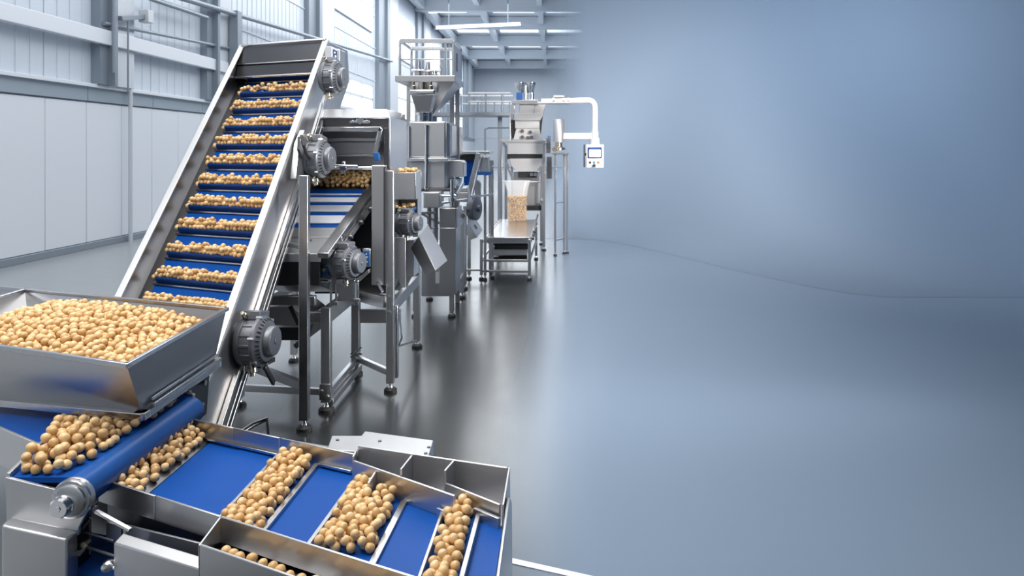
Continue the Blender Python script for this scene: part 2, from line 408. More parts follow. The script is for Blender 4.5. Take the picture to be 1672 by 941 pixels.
for (x0, x1, y0, y1) in ((-8.6,-6.6,56,60),(-4.6,-1.5,56,60),(-8.4,-5.7,64,70),(-4.7,-1.4,64,70),(-.6,2,56,60),(-8.2,-5.6,74,80),(-4.6,-1.4,74,80),(-.6,2.4,74,80),(-.6,2.4,64,70),(-8.4,-5.6,84,90),(-4.6,-1.4,84,90)):
    a = MB(); a.box(x0, x1, y0, y1, ZC-.06, ZC+.02); o = struct(a, 'window_%d' % wn, skyl); wn += 1
# hanging light fittings under the roof
for i, (pa, pb, yy, lb) in enumerate((((712,44),(850,38),50,'long hanging light fitting nearest the camera under the roof'),((700,18),(775,15),54.5,'hanging light fitting next to the left wall, close under the roof beam'))):
    A, B = P(*pa, yy), P(*pb, yy)
    t = thing('hanging_light', lb, 'light', (A+B)/2)
    a = MB(); a.bar(A, B, .30, .10); a.build('housing', white_p, t, .02)
    a = MB(); a.bar(A-V((0,0,.09)), B-V((0,0,.09)), .22, .08); a.build('tube', lampm, t, .02)
    a = MB()
    for q in (A.lerp(B,.15), A.lerp(B,.85)): a.tube(q, V((q.x, q.y, ZC)), .03)
    a.build('hanger', col_d, t)

# white line painted on the floor in front of the trays
a = MB(); p0, p1 = PZ(822,914,.0), PZ(970,947,.0); d = (p1-p0).normalized(); s_ = V((-d.y, d.x, 0))*.022
a.prism([p0-s_+V((0,0,.001)), p1-s_+V((0,0,.001)), p1+s_+V((0,0,.001)), p0+s_+V((0,0,.001))], (0,0,.003)); struct(a, 'trim_%d' % n, beam_m); n += 1
# ================================================================ FOREGROUND: hopper, infeed belt, sorting tray
def shell(mb, top, bot, t):
    """open four-sided sheet hopper: outer skin, inner skin, rim and bottom edge"""
    ct = sum((V(p) for p in top), V((0,0,0)))/len(top); cb = sum((V(p) for p in bot), V((0,0,0)))/len(bot)
    def inn(ps, c):
        r = []
        for p in ps:
            d = V(p)-c; d.z = 0; l = d.length; r.append(V(p)-d*(t*1.4/l))
        return r
    ti, bi = inn(top, ct), inn(bot, cb); N = len(top)
    vs = [[mb.bm.verts.new(V(p)) for p in L_] for L_ in (top, bot, ti, bi)]
    T, B, TI, BI = vs
    for i in range(N):
        j = (i+1)%N
        mb.bm.faces.new((T[i], T[j], B[j], B[i])); mb.bm.faces.new((TI[i], BI[i], BI[j], TI[j]))
        mb.bm.faces.new((T[i], TI[i], TI[j], T[j])); mb.bm.faces.new((B[i], B[j], BI[j], BI[i]))
    return mb
hFR, hBR, hBL, hFL = V((-1.752,3.263,1.116)), V((-1.819,4.42,1.116)), V((-3.34,5.02,1.116)), V((-3.27,3.90,1.116))
bFR, bBR, bBL, bFL = V((-1.82,3.51,.842)), V((-1.85,4.33,.842)), V((-3.2,4.86,.842)), V((-3.2,3.86,.842))
hop = thing('feed_hopper', 'large open stainless hopper heaped with tan chickpeas, in the left foreground', 'hopper', (-2.5,4.1,.82))
a = MB(); shell(a, [hFR,hBR,hBL,hFL], [bFR,bBR,bBL,bFL], .006); a.build('hopper_body', steel, hop)
a = MB()
for p, q in ((hFR,hBR),(hBR,hBL),(hBL,hFL),(hFL,hFR)): a.bar(p, q, .022, .022, ext=.010)
a.build('rim', steel_b, hop, .004)
a = MB()
ins = lambda p: V((p.x, p.y, p.z-.012))
for p, q in ((bFR,bBR),(bBR,bBL),(bBL,bFL),(bFL,bFR)): a.bar(ins(p), ins(q), .06, .034, ext=.025)
a.build('bottom_flange', steel_b, hop, .004)
a = MB(); o_ = V((.03,0,.02))
a.bar(bFR+o_+V((0,.04,0)), bBR+o_, .022, .02); a.bar(bFR+V((.02,.05,.045)), bBR+V((.02,0,.045)), .012, .012)
a.build('side_bead', steel_b, hop, .003)
# second bay of the hopper at the left edge
dl = (hBL-hBR).normalized()
a = MB(); a.plate([hBL+V((0,0,-.0)), hBL+dl*1.0, hBL+dl*1.0+V((0,0,-.3)), hBL+V((0,0,-.3))], .008); a.bar(hBL, hBL+dl*1.0, .022, .022)
a.build('end_bay', steel, hop, .002)
a = MB()
a.plate([V((-1.88,3.98,.83)), V((-1.88,4.34,.83)), V((-1.90,4.34,.56)), V((-1.90,3.98,.56))], .012)
a.plate([V((-3.1,4.84,.83)), V((-2.9,4.74,.83)), V((-2.9,4.74,.56)), V((-3.1,4.84,.56))], .012)
a.build('mounting_bracket', steel_d, hop, .003)
a = MB()
for x, y, z in ((-1.872,4.06,.76),(-1.872,4.24,.76),(-1.885,4.06,.64),(-1.885,4.24,.64)): a.hexnut((x,y,z), (1,0,0), .016, .016)
a.build('bracket_bolt', chrome, hop)

# ---- infeed belt with its end roller
ZB = .78
inf = thing('infeed_conveyor', 'blue belt conveyor under the hopper, ending in a thick blue roller', 'conveyor', (-2.0,3.4,0))
RX, RR = -1.79, .065
A_, B_, C_, D_, E_, F_ = [V((x,y,0)) for x,y in ((RX,2.965),(RX,3.93),(-4.2,5.45),(-4.2,4.67),(-2.09,3.27),(-2.02,2.965))]
a = MB(); up = V((0,0,ZB))
a.prism([p+up for p in (A_,B_,C_,D_,E_,F_)], (0,0,-.02)); a.build('belt', belt_m, inf)
a = MB(); a.prism([p+V((0,0,ZB-.03)) for p in (A_+V((-.05,0.02,0)),B_+V((-.05,-.03,0)),C_,D_,E_,F_+V((0,.03,0)))], (0,0,-.09)); a.build('belt_bed', void, inf)
a = MB(); a.lathe([(RR-.006,0),(RR,.006),(RR,.958),(RR-.006,.964)], (RX,2.967,ZB-RR+.001), (0,1,0), 40); rol = a.build('end_roller', roll_m, inf)
a = MB(); a.lathe([(.05,.964),(.05,.985),(.024,.987),(.024,1.03)], (RX,2.967,ZB-RR), (0,1,0), 24); a.build('far_bearing', grey_l, rol)
# side sheets
a = MB(); a.prism([E_+V((0,0,ZB+.008)), D_+V((0,0,ZB+.008)), D_+V((0,0,ZB-.155)), E_+V((0,0,ZB-.155))], (-.008,-.012,0)); a.build('side_frame', steel_s, inf, .003)
a = MB(); a.prism([E_+V((0,0,ZB+.03)), F_+V((0,-.01,ZB+.02)), F_+V((0,-.01,.58)), E_+V((0,0,.58))], (-.014,0,0)); a.build('side_wall', steel_s, inf, .002)
a = MB(); a.prism([B_+V((0,.012,ZB+.01)), C_+V((0,.012,ZB+.01)), C_+V((0,.012,ZB-.155)), B_+V((0,.012,ZB-.155))], (.008,.012,0)); a.build('side_frame', steel_s, inf, .003)
yp = 2.945
cx, cz = RX+.012, ZB-RR-.003
pl = [P(8,780,yp), P(90,800,yp)]
for i in range(15):
    t_ = math.radians(150-200*i/14); pl.append(V((cx+.074*math.cos(t_), yp, cz+.074*math.sin(t_))))
pl += [P(129,862,yp), P(128,875,yp), P(12,852,yp)]
a = MB(); a.prism(pl, (0,.016,0)); endp = a.build('end_plate', steel_s, inf, .003)
a = MB(); a.lathe([(.074,0),(.074,.008),(.069,.012),(.069,.02),(.060,.022),(.060,.034),(.054,.038)], (cx,yp,cz), (0,-1,0), 40); bh = a.build('bearing_housing', steel_b, inf)
a = MB(); hub = V((cx-.016,yp-.03,cz-.012)); a.lathe([(.040,0),(.040,.012),(.037,.016),(.037,.032),(.031,.038)], hub, (0,-1,0), 32)
a.lathe([(.011,.038),(.010,.042)], hub, (0,-1,0), 6); a.build('shaft_hub', chrome, inf)
# leg cover
a = MB()
tb = [P(16,844,2.95), P(127,867,2.95)]; tf = [P(2,858,2.875), P(109,881,2.875)]
z1 = (tb[0].z, tb[1].z)
top = [tf[0], tf[1], tb[1], tb[0]]; low = [V((p.x,p.y,.03)) for p in (tf[0]+V((0,.0,0)), tf[1], tb[1]+V((0,.03,0)), tb[0]+V((0,.03,0)))]
a.loft(low, top); a.build('leg_cover', steel_s, inf, .008)
a = MB(); a.box(-1.98,-1.80,2.98,3.10,.0,.62); a.box(-3.9,-3.8,5.0,5.1,0,.64); a.box(-2.1,-2.0,4.0,4.1,0,.64); a.box(-4.05,-3.95,4.68,4.78,0,.64); a.build('leg', steel_d, inf, .004)

# ---- sorting tray
ZT = .62
tray = thing('sorting_tray', 'long skewed stainless sorting tray with blue belt lanes, in front of the hopper', 'sorting conveyor', (-1.0,3.0,0))
nearY = lambda x: 3.11-.530*(x+1.707)
farY  = lambda x: 3.80-.494*(x+1.68)
def wallp(p, q, z0, z1, t, sx=0):
    """upright sheet from p to q (x,y), thickness t to the outer (near) side"""
    p, q = V((*p,0)), V((*q,0)); d = (q-p).normalized(); nrm = V((d.y,-d.x,0))*t
    return [p+V((0,0,z0)), q+V((0,0,z0)), q+V((0,0,z1)), p+V((0,0,z1))], nrm
def wall(name, p, q, z0, z1, t=.010, m=steel_h, parent=None):
    a = MB(); a.prism(*wallp(p,q,z0,z1,t)); return a.build(name, m, parent or tray, .0025)
XR = -.178
# belt pieces (the left piece lies a little lower, its edge shows as a line)
def strip(x0, x1, z, name, m, y0=None, y1=None, inset=.0, parent=None, zt=.012):
    f0 = nearY if y0 is None else y0; f1 = backY if y1 is None else y1
    n_ = 6; lo = [V((x0+(x1-x0)*i/n_, f0(x0+(x1-x0)*i/n_)+.001, z)) for i in range(n_+1)]; hi = [V((x0+(x1-x0)*i/n_, f1(x0+(x1-x0)*i/n_)-.004, z)) for i in range(n_+1)]
    a = MB(); a.prism(lo+hi[::-1], (0,0,-zt)); return a.build(name, m, parent or tray)
def backY(x):
    if x < -.828: return farY(x)
    if x < -.42: return 3.30-.727*(x+.828)
    return 3.12-.852*(x+.422)
strip(-1.63, -1.452, ZT-.004, 'belt', belt_m); strip(-1.450, -.83, ZT, 'belt', belt_m); strip(-.828, -.424, ZT, 'belt', belt_m); strip(-.42, XR-.012, ZT, 'belt', belt_m)
# steel slope under the roller, its dark reflection put into the colour
a = MB(); xs_ = (-1.80,-1.70,-1.632); zs_ = (ZT+.045, ZT+.030, ZT-.002)
for (x0,z0),(x1,z1) in zip(zip(xs_,zs_), list(zip(xs_,zs_))[1:]):
    a.prism([V((x0,nearY(x0)+.002,z0)), V((x1,nearY(x1)+.002,z1)), V((x1,farY(x1)-.005,z1)), V((x0,farY(x0)-.005,z0))], (0,0,-.01))
a.build('drop_plate', steel_d, tray)
# walls
xa = -1.80
wall('near_wall', (xa,nearY(xa)), (-1.497,nearY(-1.497)), ZT-.012, ZT+.08)
wall('near_wall', (-1.493,nearY(-1.493)), (-1.18,nearY(-1.18)), ZT-.012, ZT+.08)
wall('near_wall', (-1.177,nearY(-1.177)), (XR,nearY(XR)), ZT-.012, ZT+.08)
wall('under_rail', (xa+.03,nearY(xa+.03)+.03), (-1.18,nearY(-1.18)+.03), ZT-.075, ZT-.012, .012, steel_d)
for x0, x1 in ((-1.80,-1.492),(-1.489,-1.232),(-1.229,-.83)):
    wall('far_wall', (x0,farY(x0)+.008), (x1,farY(x1)+.008), ZT-.03, ZT+.085)
a = MB()
for x0, x1 in ((-1.66,-1.235),(-1.02,-.86)): a.bar((x0,farY(x0)-.012,ZT+.014), (x1,farY(x1)-.012,ZT+.014), .02, .012)
a.build('belt_guide', steel_b, tray, .002)
# bins behind the tray
bn = [( -.83,3.385),(-.182,3.15)]
wall('bin_wall', bn[0], bn[1], ZT-.04, ZT+.125, m=steel_s)
wall('bin_front', (-.828,3.30), (-.366,2.964), ZT-.0, ZT+.095, m=steel_s)
wall('bin_front', (-.422,3.125), (-.196,2.935), ZT-.0, ZT+.075, m=steel_s)
wall('bin_partition', (-.835,3.385), (-.828,3.30), ZT-.03, ZT+.11, m=steel_s)
wall('bin_partition', (-.582,3.292), (-.60,3.145), ZT-.03, ZT+.12, m=steel_s)
wall('bin_partition', (-.402,3.228), (-.424,3.125), ZT-.03, ZT+.122, m=steel_s)
wall('bin_partition', (-.715,3.215), (-.718,3.10), ZT-.0, ZT+.085, m=steel_s)
a = MB(); a.prism([V((-.182,3.15,ZT+.125)), V((-.192,2.93,ZT+.075)), V((-.192,2.91,ZT-.01)), V((-.182,3.15,ZT-.04))], (.008,0,0)); a.build('bin_end', steel_h, tray, .002)
a = MB(); a.prism([V((x,y,ZT-.028)) for x,y in ((-.828,3.375),(-.19,3.145),(-.196,2.94),(-.415,3.12),(-.37,2.98),(-.82,3.305))], (0,0,-.01)); a.build('bin_floor', steel_s, tray)
a = MB(); a.bar((-.30,2.985,ZT+.014),(-.20,2.90,ZT+.014), .014, .05); a.bar((-.44,2.99,ZT+.012),(-.405,2.965,ZT+.012), .01, .05); a.build('lane_stop', steel_s, tray, .002)
# right side
a = MB(); a.prism([V((XR,3.0,ZT+.07)), V((XR,nearY(XR)-.15,ZT+.08)), V((XR+.004,nearY(XR)-.15,.12)), V((XR+.004,3.12,.12)), V((XR,3.12,ZT+.0))], (.012,0,0)); a.build('side_wall', steel_s, tray, .003)
# lane dividers
def divider(x0, x1, w=.014, h=.034, name='lane_divider', m=steel):
    y0, y1 = nearY(x0)+.004, backY(x1)-.012
    a = MB(); a.prism([V((x0-w/2,y0,ZT-.002)), V((x0+w/2,y0,ZT-.002)), V((x1+w/2,y1,ZT-.002)), V((x1-w/2,y1,ZT-.002))], (0,0,h)); a.build(name, m, tray, .002)
divider(-1.231,-1.226); divider(-1.048,-1.035, .022, .018, m=steel_b); divider(-.849,-.818, .016, .03); divider(-.607,-.586, .026, .014, m=steel_b); divider(-.428,-.416,.012,.034); divider(-.299,-.283,.018,.026)
a = MB()
for x in (-.838,): a.prism([V((x,nearY(x)+.004,ZT)), V((x+.05,nearY(x+.05)+.004,ZT)), V((x+.03,nearY(x)+.06,ZT))], (0,0,.003))
# front trough
TX0, TX1 = -1.18, XR
tro = MB()
fy = lambda x: nearY(x)-.165
wall('trough_front', (TX0,fy(TX0)), (TX1,fy(TX1)), .44, ZT+.062, .010, steel_h)
a = MB(); a.prism([V((TX0,fy(TX0)-.01,ZT+.062)), V((TX0,nearY(TX0)-.01,ZT+.078)), V((TX0,nearY(TX0)-.01,.50)), V((TX0,fy(TX0)-.01,.44))], (-.008,0,0)); a.build('trough_end', steel_b, tray, .002)
a = MB(); a.prism([V((TX0,fy(TX0),ZT-.005)), V((TX1,fy(TX1),ZT-.005)), V((TX1,nearY(TX1)-.011,ZT-.03)), V((TX0,nearY(TX0)-.011,ZT-.03))], (0,0,-.008)); a.build('trough_floor', steel, tray)
# housing under the front
hb = [P(201,870,2.912), P(384,925,2.68)]; hf = [P(185,887,2.855), P(369,942,2.637)]
a = MB(); top = [hf[0], hf[1], hb[1], hb[0]]; low = [V((p.x,p.y,.06)) for p in top]; a.loft(low, top); a.build('drive_cover', steel_s, tray, .006)
a = MB(); q0, q1 = P(205,858,2.99), P(336,890,2.80); a.prism([q0,q1,q1+V((0,0,-.075)),q0+V((0,0,-.075))], (0,.01,0)); a.build('inner_rail', steel_h, tray, .002)
a = MB(); a.prism([V((x,y,0)) for x,y in ((-1.66,nearY(-1.66)+.10),(XR-.02,nearY(XR)+.02),(XR-.02,3.0),(-1.66,farY(-1.66)-.05))], (0,0,ZT-.08)); a.build('base_shade_block', void, tray)  # black block down to the floor, fills the shaded void under the tray
# drive parts in the dark gap beside the roller
yb = 2.985
a = MB(); a.bar(P(140,826,yb), P(213,866,yb-.06), .016, .012); a.build('scraper_bar', steel_b, tray, .002)
a = MB(); a.obox(P(143,828,yb), V((.024,0,-.006)), V((0,.02,0)), V((.004,0,.016))); a.obox(P(135,840,yb), V((.012,0,0)), V((0,.012,0)), V((0,0,.02))); a.hexnut(P(152,824,yb-.02), (0,-1,0), .012, .014); a.hexnut(P(158,829,yb-.02), (0,-1,.3), .01, .02); a.build('scraper_clamp', steel_d, tray, .002)
a = MB(); a.prism([P(173,852,3.06), P(198,860,3.06), P(198,892,3.06), P(173,884,3.06)], (0,.012,0)); a.prism([P(200,862,3.0), P(213,866,3.0), P(213,885,3.0), P(200,880,3.0)], (0,.01,0)); a.build('support_plate', steel, tray, .002)
a = MB()
for p, q, r in ((P(128,866,yb),P(186,884,yb-.05),.004),(P(128,890,yb),P(188,909,yb-.05),.006),(P(147,845,yb),P(147,905,yb),.004),(P(128,872,yb),P(148,846,yb),.007)): a.tube(p, q, r, 8)
a.build('tension_rod', steel_d, tray)
a = MB()
for p in (P(149,880,yb),P(141,893,yb)): a.hexnut(p-V((0,.02,0)), (0,-1,0), .012, .03)
a.build('rod_nut', brass, tray)
a = MB(); a.prism([V((-1.95,2.9,.42)), V((-1.52,2.78,.42)), V((-1.52,3.16,.42)), V((-1.95,3.3,.42))], (0,0,-.02)); a.build('return_belt', cleat_m, tray)  # darker cleat blue puts the shade of the gap into the belt colour
a = MB(); kp = P(176,925,2.86); a.lathe([(.004,0),(.016,.004),(.021,.014),(.021,.03),(.016,.042),(.006,.045)], kp-V((0,.02,0)), (0,1,0), 24); a.tube(kp, kp+V((.09,-.0,-.03)), .007); a.build('tension_knob', chrome, tray)
# cover box and ledge behind the far wall
cb = [P(534,725,3.55), P(542,714,3.72), P(590,716,3.72), P(596,712,3.78), P(708,727,3.66), P(700,749,3.47)]
for p in cb: p.z = .665
a = MB(); a.prism([V((p.x,p.y,.665)) for p in cb], (0,0,-.11)); cbx = a.build('motor_cover', sheet, tray, .004)
a = MB()
for px_, py_ in ((551,719),(620,721),(700,731),(695,741)):
    q = PZ(px_, py_, .665); a.lathe([(.008,0),(.008,.004),(.004,.006)], q, (0,0,1), 10)
a.build('cover_screw', steel_d, cbx)
a = MB(); a.box(-.9,-.62,3.5,3.6,.0,.56); a.build('cover_post', steel_d, tray)
a = MB(); a.prism([V((-1.42,farY(-1.42)+.02,.655)), V((-.86,farY(-.86)+.02,.655)), V((-.92,farY(-.9)+.16,.655)), V((-1.40,farY(-1.40)+.10,.655))], (0,0,-.02)); a.build('ledge', steel, tray, .002)
a = MB(); q = PZ(412,692,.70); a.path([q+V((-.08,-.05,-.05)), q, q+V((.05,.05,.01)), q+V((.06,.05,-.1))], .007); a.path([q+V((-.06,-.06,-.05)), q+V((.01,0,-.01)), q+V((.05,.05,0))], .006); a.build('cable_hook', steel_d, tray)

# ================================================================ ELEVATOR
eB = V((-1.972,4.81,1.03)); er = V((-.018,.752,.659)); ew = V((-.906,.423,0)); en = V((0,-.659,.752)); EW = .965
def E(s, a_, d): return eB+er*s+ew*a_+en*d
ele = thing('incline_elevator', 'tall steep stainless cleated elevator with a blue belt carrying rows of chickpeas', 'elevator', (-2.3,5.2,0))
XV = V((1,0,0))
def side(a_, x, name, deep, m):
    mb = MB()
    s1 = 2.94
    Tp = E(s1, a_, 0)
    pts = [E(-1.25,a_,0), Tp, V((Tp.x,Tp.y+.72,Tp.z-.0)), V((Tp.x,Tp.y+.78,Tp.z-.30)), V((Tp.x,Tp.y+.42,Tp.z-.60)), V((Tp.x,Tp.y+.18,Tp.z-.60)), E(2.45,a_,-deep), E(-1.05,a_,-deep)]
    mb.prism(pts, (x,0,0)); return mb.build(name, m, ele, .004)
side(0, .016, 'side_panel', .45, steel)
side(EW, -.016, 'side_panel', .45, steel_d)  # darker steel puts the wall's dark reflection into its colour
for a_, sx in ((0,1),(EW,-1)):
    mb = MB()
    c0, c1 = E(-1.25,a_,0), E(2.95,a_,0); ww = V((sx*.035,0,0))
    mb.prism([c0-ww*.35, c0+ww, c1+ww, c1-ww*.35], en*.014); mb.prism([c0+ww*.8, c0+ww, c1+ww, c1+ww*.8], en*-.03); mb.build('flange', steel_s, ele, .003)
# outer guide rails along the right panel
mb = MB()
for d_, wd in ((-.33,.03),(-.40,.022),(-.455,.03)):
    p, q = E(-1.1,0,d_)+V((.032,0,0)), E(2.35,0,d_)+V((.032,0,0)); mb.bar(p, q, .03, wd, up=en)
mb.build('guide_rail', steel_b, ele, .004)
mb = MB(); mb.bar(E(-1.05,0,-.43)+V((.01,0,0)), E(2.3,0,-.43)+V((.01,0,0)), .03, .05, up=en); mb.build('groove_shade', void, ele)  # black bar standing for the shade between the rails
# belt with its edge strips and bed
mb = MB(); mb.prism([E(-1.1,.05,-.185), E(2.66,.05,-.185), E(2.66,EW-.10,-.185), E(-1.1,EW-.10,-.185)], en*-.02); mb.build('belt', belt_m, ele)
mb = MB()
for a0, a1 in ((.0,.05),(EW-.10,EW)): mb.prism([E(-1.1,a0,-.187), E(2.66,a0,-.187), E(2.66,a1,-.187), E(-1.1,a1,-.187)], en*-.015)
mb.build('edge_strip', steel, ele)
mb = MB(); mb.prism([E(-1.1,.0,-.22), E(2.7,.0,-.22), E(2.7,EW,-.22), E(-1.1,EW,-.22)], en*-.2); mb.build('belt_bed', steel_d, ele)
SROW = [.094+.233*i-.035 for i in range(12)]
for s0 in SROW:
    mb = MB(); h = .047
    mb.prism([E(s0-.004,.05,-.185), E(s0+.012,.05,-.185), E(s0+.02,.05,-.185+h), E(s0+.002,.05,-.185+h+.004), E(s0-.006,.05,-.185+h-.004)], ew*(EW-.16)); cl = mb.build('cleat', cleat_m, ele, .003)
    mb = MB(); mb.tube(E(s0-.022,.04,-.176), E(s0-.022,EW-.09,-.176), .008, 10); mb.build('cleat_rod', steel_b, cl)
# head covers with their dark reflection put into the colour, head housing
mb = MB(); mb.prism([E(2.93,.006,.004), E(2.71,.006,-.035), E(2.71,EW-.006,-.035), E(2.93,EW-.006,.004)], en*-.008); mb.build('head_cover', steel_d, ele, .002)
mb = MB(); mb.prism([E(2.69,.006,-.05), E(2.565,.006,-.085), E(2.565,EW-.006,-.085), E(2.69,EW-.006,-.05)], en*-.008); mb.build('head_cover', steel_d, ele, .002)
mb = MB(); mb.bar(E(2.93,-.02,.008), E(2.93,EW+.02,.008), .025, .03, up=en); mb.bar(E(2.56,.006,-.085), E(2.56,EW-.006,-.085), .016, .016, up=en); mb.bar(E(2.70,.006,-.04), E(2.70,EW-.006,-.04), .012, .012, up=en); mb.build('cover_edge', steel_b, ele, .003)
Tp, Tq = E(2.94,0,0), E(2.94,EW,0)
mb = MB()
mb.prism([Tp+V((0,.0,0)), Tp+V((0,.72,0)), Tq+V((0,.72,0)), Tq], (0,0,-.012)); mb.prism([Tp+V((0,.72,0)), Tp+V((0,.78,-.30)), Tq+V((0,.78,-.30)), Tq+V((0,.72,0))], (0,-.012,0)); mb.prism([Tp+V((0,.78,-.30)), Tp+V((0,.42,-.60)), Tq+V((0,.42,-.60)), Tq+V((0,.78,-.30))], (0,-.012,0)); mb.build('head_housing', steel_s, ele, .003)
mb = MB(); c = PXc(541,92,-1.925); mb.obox(c, V((.03,0,0)), V((0,.085,0)), V((0,0,.075))); cbox = mb.build('control_box', grey_l, ele, .006)
mb = MB(); mb.obox(c+V((.03,0,0)), V((.004,0,0)), V((0,.062,0)), V((0,0,.055))); mb.build('control_face', navy, cbox, .003)
mb = MB(); mb.lathe([(.009,0),(.009,.006)], c+V((.034,0,0)), (1,0,0), 12); mb.obox(c+V((.035,-.02,.03)), V((.001,0,0)), V((0,.02,0)), V((0,0,.004))); mb.build('control_lamp', led, cbox)
mb = MB(); c2 = PXc(556,100,-1.94); mb.obox(c2, V((.02,0,0)), V((0,.10,0)), V((0,0,.10))); mb.build('junction_cover', steel_s, ele, .01)
motor(ele, PXc(526,127,-1.955), (1,-.10,0), .135, .215, 'head_motor')
motor(ele, PXc(500,259,-1.93), (1,-.10,0), .148, .23, 'drive_motor')
motor(ele, PXc(392,556,-1.955), (1,-.10,0), .152, .25, 'tail_motor')
# mounts
mb = MB(); q = PXc(493,245,-1.94); mb.prism([PXc(489,212,-1.95), PXc(500,240,-1.95), PXc(503,292,-1.95), PXc(474,292,-1.95), PXc(480,235,-1.95)], (.04,0,0)); mb.build('motor_plate', steel, ele, .003)
mb = MB(); mb.path([PXc(492,222,-1.9), PXc(496,238,-1.86), PXc(500,252,-1.85), PXc(505,258,-1.86)], .012); mb.path([PXc(488,225,-1.9), PXc(487,245,-1.86), PXc(492,258,-1.86)], .010); mb.build('motor_cable', black, ele)
mb = MB(); mb.bar(PXc(531,156,-1.9), PXc(500,262,-1.9), .03); mb.bar(PXc(525,168,-1.9), PXc(497,262,-1.9), .02); mb.build('cable_duct', steel_b, ele, .003)
# support pole on the right, its foot and the stay to the floor frame
px_, yk = -1.782, 5.68
leg(ele, -1.782, 5.68, 1.82, .064, 'support_pole', steel_b)
mb = MB(); mb.bar((-1.782,5.68,1.78), (-1.93,6.25,1.78), .04); mb.bar((-1.782,5.68,1.30), (-1.955,5.9,1.30), .03); mb.build('pole_bracket', steel, ele, .003)
mb = MB(); mb.bar((-1.79,5.72,.30),(-2.75,6.6,.30), .05, .06); mb.build('stay', steel_d, ele, .003)
mb = MB(); mb.bar(PXc(422,598,-1.9), PXc(446,587,-1.9), .03, .03); mb.bar(PXc(432,598,-1.9), V((PXc(447,645,-1.9).x, PXc(447,645,-1.9).y, .42)), .035, .02, up=V((1,0,0))); mb.build('tail_stay', steel_d, ele, .002)
for x, y, zt in ((-2.02,4.30,.33),(-2.86,4.70,.33),(-2.75,6.6,1.7)): leg(ele, x, y, zt, .06)
mb = MB(); mb.box(-1.93,-1.68,4.45,4.85,0,.02); mb.prism([V((-1.90,4.5,.02)),V((-1.75,4.5,.02)),V((-1.88,4.5,.10))], (0,.26,0)); mb.build('base_plate', sheet, ele, .004)
def fbox(mb, px0, py0, px1, py1, y0, dy):
    p, q = P(px0,py0,y0), P(px1,py1,y0); return mb.box(p.x, q.x, y0, y0+dy, q.z, p.z)
def fpoly(mb, pts, y0, dy): return mb.prism([P(x,y,y0) for x,y in pts], (0,dy,0))

# ================================================================ SCREENING MACHINE behind the elevator
scr = thing('screening_machine', 'big stainless hooded machine with sloped blue belt, directly right of the steep elevator', 'machine', (-1.9,6.8,0))
Yh = 6.79; XL, XRh = -2.35, -1.40
a = MB()
a.prism([(XL,6.93,2.355),(-1.46,6.93,2.355),(XRh,6.93,2.277),(-1.412,6.93,2.27),(-1.465,6.93,2.342),(XL,6.93,2.342)], (0,.65,0))
a.prism([(XL,6.93,2.355),(-1.46,6.93,2.355),(XRh,Yh,2.277),(XL,Yh,2.277)], (0,.012,-.012))
a.prism([(-1.46,6.93,2.355),(XRh,6.93,2.277),(XRh,Yh,2.277)], (-.01,.0,-.01))
a.prism([(XRh,Yh,1.80),(XRh,Yh,2.277),(XRh,7.50,2.277),(XRh,7.58,2.18),(XRh,7.58,1.72),(XRh,6.95,1.72)], (-.014,0,0))
a.prism([(XL,Yh,1.72),(XL,Yh,2.355),(XL,7.58,2.355),(XL,7.58,1.72)], (.014,0,0))
a.box(XL,XRh-.014,7.56,7.575,1.66,2.34)
a.build('hood', steel_b, scr, .004)
a = MB(); a.box(XL+.02,XRh-.016,Yh+.02,Yh+.035,2.19,2.275); a.box(-1.455,-1.416,Yh+.01,Yh+.03,1.84,2.19); a.build('hood_fascia', steel_d, scr, .003)
a = MB(); a.box(XL+.02,-1.43,7.28,7.3,1.68,2.2); a.build('inner_wall', steel, scr)
a = MB()
q = P(588,197,Yh); a.lathe([(.034,0),(.034,.03),(.028,.04)], q+V((0,.02,0)), (0,-1,0), 20); a.bar(q+V((-.085,-.005,-.012)), q+V((.085,-.005,-.012)), .016, .02); a.hexnut(q+V((-.06,-.01,-.01)),(0,-1,0),.014,.014); a.hexnut(q+V((.06,-.01,-.01)),(0,-1,0),.014,.014)
a.build('hood_latch', chrome, scr, .002)
a = MB(); a.bar(P(520,211,Yh-.02), P(623,211,Yh-.02), .03, .042); a.bar(P(622,209,Yh-.02), P(613,250,Yh-.02), .036, .03, up=V((0,1,0))); fr = a.build('door_frame', steel_b, scr, .006)
a = MB(); a.obox(P(615.5,256,Yh-.02), V((.022,0,.003)), V((0,.025,0)), V((-.006,0,.034))); a.build('blue_clamp', blue_p, scr, .004)
a = MB(); a.bar(P(530,228,7.0), P(624,228,7.0), .02, .03); a.bar(P(530,254,7.0), P(622,254,7.0), .02, .018); fpoly(a, ((530,232),(622,232),(617,252),(530,252)), 7.06, .01); a.build('screen_bar', steel, scr, .003)
a = MB(); a.tube(P(540,274,6.62), P(608,274,6.62), .014); a.tube(P(561,264,6.62), P(561,284,6.62), .018); a.obox(P(561,275,6.62), V((.028,0,0)), V((0,.024,0)), V((0,0,.024))); a.tube(P(548,270,6.6), P(584,271,6.6), .009); a.build('cross_tube', chrome, scr, .003)
